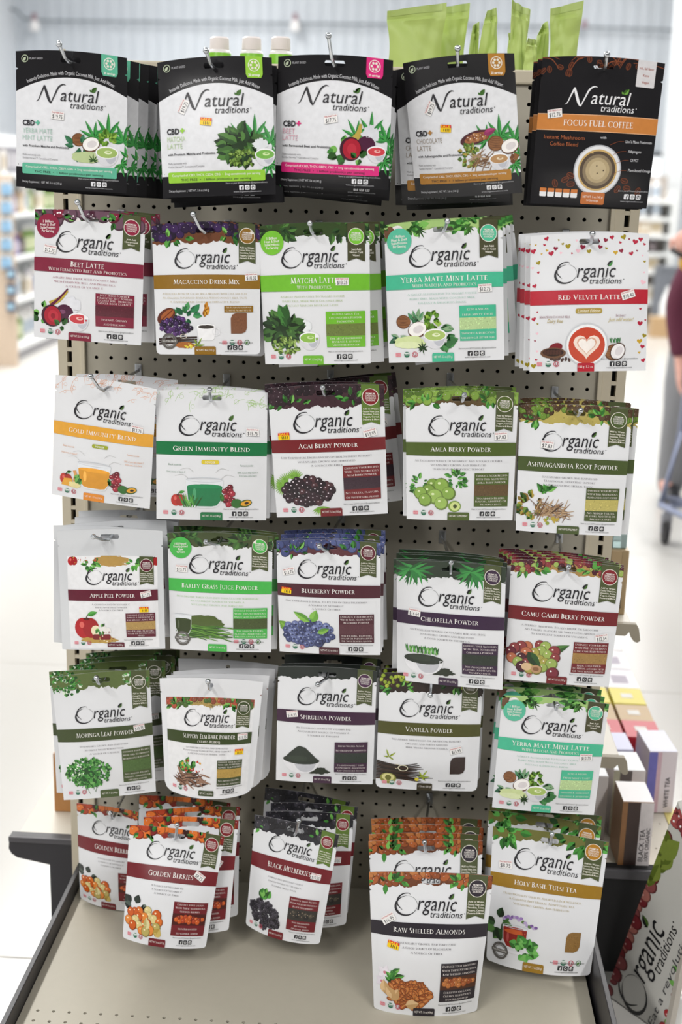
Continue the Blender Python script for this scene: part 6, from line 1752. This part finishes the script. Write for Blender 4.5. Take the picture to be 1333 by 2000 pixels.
# ---------------------------------------------------------------- the shopper bending over his trolley
def skin_mesh(name, verts, edges, radii, m, parent, root=0, sub=2):
    me = bpy.data.meshes.new(name); me.from_pydata(verts, edges, [])
    o = bpy.data.objects.new(name, me); link(o, parent)
    sk = o.modifiers.new('skin', 'SKIN'); sk.use_smooth_shade = True
    me.skin_vertices  # created with the modifier's layer below
    return o
def grown(name, chains, m, parent, sub=2):
    """one continuous skin grown on chains of (point, radius); chains share points by name"""
    P, R, E, ids = [], [], [], {}
    for ch in chains:
        prev = None
        for item in ch:
            if isinstance(item, str): i = ids[item]
            else:
                nm, p, r = item
                i = len(P); P.append(p); R.append(r)
                if nm: ids[nm] = i
            if prev is not None: E.append((prev, i))
            prev = i
    bm = bmesh.new()
    lay = bm.verts.layers.skin.verify()
    vs = [bm.verts.new(p) for p in P]
    for v, r in zip(vs, R):
        rr_ = r if isinstance(r, tuple) else (r, r)
        v[lay].radius = rr_; v[lay].use_root = False
    vs[0][lay].use_root = True
    for a, b in E: bm.edges.new((vs[a], vs[b]))
    me = bpy.data.meshes.new(name); bm.to_mesh(me); bm.free()
    me.materials.append(m)
    o = bpy.data.objects.new(name, me); link(o, parent)
    s_ = o.modifiers.new('skin', 'SKIN'); s_.use_smooth_shade = True; s_.branch_smoothing = .4
    o.modifiers.new('sub', 'SUBSURF').levels = sub; o.modifiers['sub'].render_levels = sub
    return o
def shopper():
    hx, hy = 1.53, 4.08
    e = empty('person', (hx, hy, 0), 'person in maroon sweater and grey trousers bending over a trolley', 'person')
    SK = mat('fair_skin', '#d9a596', .5, 0, .05, 12); MR = mat('maroon_knit', '#5a2238', .85, 0, .12, 60, .1); GR = mat('grey_trousers', '#85868a', .8, 0, .06, 30); BK = mat('black_shoe_leather', '#26262a', .45)
    q = lambda x, y, z: (x - hx, y - hy, z)
    body = [[('pel', q(1.53, 4.08, .86), .10), ('chest', q(1.52, 3.94, 1.06), .09), ('sh', q(1.50, 3.85, 1.15), .06), ('neck', q(1.41, 3.73, 1.175), .056), ('jaw', q(1.353, 3.62, 1.175), (.066, .074)), ('head', q(1.338, 3.62, 1.25), (.094, .105)), ('crown', q(1.333, 3.66, 1.305), .078)]]
    for sx, shx in ((-1, 1.385), (1, 1.70)):
        ex = shx + sx * .035
        hand = (1.375, 3.84, .64) if sx < 0 else (1.72, 3.62, .90)
        el = (ex, 3.90, .93) if sx < 0 else (1.76, 3.78, .98)
        wr = (1.375, 3.86, .72) if sx < 0 else (1.74, 3.66, .92)
        k = 'l' if sx < 0 else 'r'
        body.append(['sh', ('s' + k, q(shx + (.02 if sx < 0 else -.02), 3.87, 1.12), .042), ('e' + k, q(*el), .036), ('w' + k, q(*wr), .027), ('p' + k, q(*hand), (.034, .02))])
        d = Vector(hand) - Vector(wr); d.normalize(); side = Vector((0, 1, 0)) if sx < 0 else Vector((1, 0, 0))
        for f, (off, ln) in enumerate(((-.026, .060), (-.009, .072), (.009, .068), (.025, .052))):
            b = Vector(hand) + side * off + d * .02; m_ = b + d * ln * .55 + Vector((.006, 0, 0)); t = b + d * ln + Vector((.022, -.004, 0))
            body.append(['p' + k, (None, q(*b), .0095), (None, q(*m_), .009), (None, q(*t), .0075)])
        th = Vector(hand) - side * .03 - d * .015
        body.append(['p' + k, (None, q(*th), .011), (None, q(*(th + d * .04 - side * .012)), .009)])
    for sx in (-1, 1):
        body.append(['pel', (None, q(1.53 + sx * .085, 4.08, .78), .085), (None, q(1.53 + sx * .095, 4.03, .47), .06), (None, q(1.53 + sx * .1 - .02 * (sx < 0), 4.08, .1), .042), (None, q(1.53 + sx * .1 - .03 * (sx < 0), 3.98, .045), .036)])
    grown('body', body, SK, e)
    sw = [[('pel', q(1.53, 4.10, .78), .175), (None, q(1.525, 4.02, .97), .17), ('sh', q(1.52, 3.89, 1.14), .14), (None, q(1.44, 3.75, 1.19), .085)]]
    sw.append(['sh', (None, q(1.405, 3.87, 1.12), .10), (None, q(1.35, 3.90, .94), .066), (None, q(1.372, 3.863, .745), .046), (None, q(1.374, 3.86, .72), .038)])
    sw.append(['sh', (None, q(1.66, 3.87, 1.12), .10), (None, q(1.76, 3.78, .98), .066), (None, q(1.742, 3.67, .925), .045)])
    grown('sweater', sw, MR, e)
    tr = [[('pel', q(1.53, 4.09, .90), .165), ('cr', q(1.53, 4.08, .76), .165)]]
    for sx in (-1, 1):
        tr.append(['cr', (None, q(1.53 + sx * .085, 4.07, .66), .108), (None, q(1.53 + sx * .095, 4.03, .47), .085), (None, q(1.53 + sx * .098, 4.07, .26), .075), (None, q(1.53 + sx * .1, 4.07, .0), .07)])
    grown('trousers', tr, GR, e)
    for sx in (-1, 1):
        grown('shoe', [[(None, q(1.53 + sx * .1, 4.1, .05), .05), (None, q(1.53 + sx * .105, 4.0, .045), .048), (None, q(1.53 + sx * .12, 3.9, .038), .042), (None, q(1.53 + sx * .125, 3.86, .035), .03)]], BK, e, 1)
    # face: looking down and to the camera's left
    MB().ball(q(1.328, 3.52, 1.238), .016, (1, 1.1, 1.5)).build('nose', SK, e, True)
    for sx in (-1, 1):
        ey = MB().ball(q(1.335 + sx * .033, 3.549, 1.262), .009).build('eye', mat('eye_white', '#e8e4e0', .3), e, True); MB().ball(q(1.335 + sx * .033, 3.5415, 1.2605), .0042).build('pupil', mat('dark_pupil', '#2a2220', .3), ey, True)
        MB().ball(q(1.341 + sx * .094, 3.635, 1.24), .026, (.35, .7, 1.1)).build('ear', SK, e, True)
        MB().tube([q(1.335 + sx * .015, 3.538, 1.287), q(1.335 + sx * .035, 3.536, 1.292), q(1.335 + sx * .055, 3.548, 1.285)], .005, 6).build('eyebrow', mat('grey_hair', '#9a938c', .8), e, True)
    MB().ball(q(1.343, 3.575, 1.165), .07, (1, .75, .62)).build('face_mask', mat('mustard_mask', '#c89a34', .8), e, True)
    MB().tube([q(1.25, 3.63, 1.215), q(1.272, 3.555, 1.2), q(1.343, 3.512, 1.19), q(1.412, 3.56, 1.2), q(1.432, 3.63, 1.215)], .011, 8).build('mask_strap', mat('black_strap', '#1c1a1c', .7), e, True)
shopper()
def trolley():
    p = atZ(1298, 1062, 0)
    o = Vector((p.x, p.y, 0))
    e = empty('shopping_trolley', o, 'blue-grey wire shopping trolley with black casters in front of the shopper', 'trolley')
    ST = mat('blue_grey_tube', '#8d94ab', .35, .6, .05, 30); RB = mat('black_rubber', '#2a292c', .6); GT = mat('grey_caster', '#9a9ca4', .5)
    A_, B_, C_, D_ = Vector((-.03, .0, .17)), Vector((.52, .12, .17)), Vector((.50, -.42, .15)), Vector((.16, -.42, .15))
    MB().tube([A_, A_ * .5 + D_ * .5, D_, C_, B_, A_ + Vector((.04, .01, 0))], .014, 10).build('base_frame', ST, e, True)
    ups = [(A_, Vector((.06, .16, .46)), Vector((.085, .2, .93))), (B_, Vector((.5, .28, .46)), Vector((.5, .32, .93)))]
    for u in ups: MB().tube(u, .013, 10).build('upright_tube', ST, e, True)
    MB().tube([Vector((.06, .2, .93)), Vector((.53, .33, .93))], .016, 10).build('handle', mat('dark_handle', '#3a3c44', .5), e, True)
    MB().tube([A_ + Vector((.02, .02, .03)), Vector((.14, -.05, .2)), Vector((.45, -.05, .2)), B_], .009, 8).build('lower_rack', ST, e, True)
    w = MB()
    a0, a1, b0, b1 = Vector((.085, .17, .88)), Vector((.5, .28, .88)), Vector((.17, -.46, .80)), Vector((.47, -.42, .80))
    c0, c1, d0, d1 = Vector((.10, .15, .46)), Vector((.48, .26, .46)), Vector((.2, -.38, .5)), Vector((.44, -.36, .5))
    for P in ((a0, a1, b1, b0, a0), (c0, c1, d1, d0, c0)): w.tube(P, .006, 6)
    for (t0, t1, q0, q1) in ((a0, b0, c0, d0), (a1, b1, c1, d1), (a0, a1, c0, c1), (b0, b1, d0, d1)):
        for k in range(13): 
            f = k / 12; w.tube([t0.lerp(t1, f), q0.lerp(q1, f)], .0028, 5)
        for k in range(1, 6):
            f = k / 6; w.tube([t0.lerp(q0, f), t1.lerp(q1, f)], .0028, 5)
    for k in range(13):
        f = k / 12; w.tube([c0.lerp(c1, f), d0.lerp(d1, f)], .0028, 5)
    w.build('basket', ST, e, True)
    for c in (Vector((0, 0, 0)), Vector((.5, .12, 0)), Vector((.17, -.4, 0)), Vector((.48, -.4, 0))):
        f = MB(); f.box(c + Vector((-.022, -.02, .10)), c + Vector((.022, .02, .135)), .004); f.box(c + Vector((-.022, -.012, .05)), c + Vector((-.018, .012, .11))); f.box(c + Vector((.018, -.012, .05)), c + Vector((.022, .012, .11))); f.tube([c + Vector((0, 0, .13)), c + Vector((0, 0, .165))], .009)
        cf = f.build('caster', GT, e)
        m = MB(); m.lathe([(0, -.013), (.03, -.013), (.052, -.011), (.054, 0), (.052, .011), (.03, .013), (0, .013)], n=24)
        for v in m.bm.verts: v.co = Vector((v.co.z, v.co.x, v.co.y)) + c + Vector((0, 0, .0545))
        m.build('wheel', RB, cf, True)
trolley()
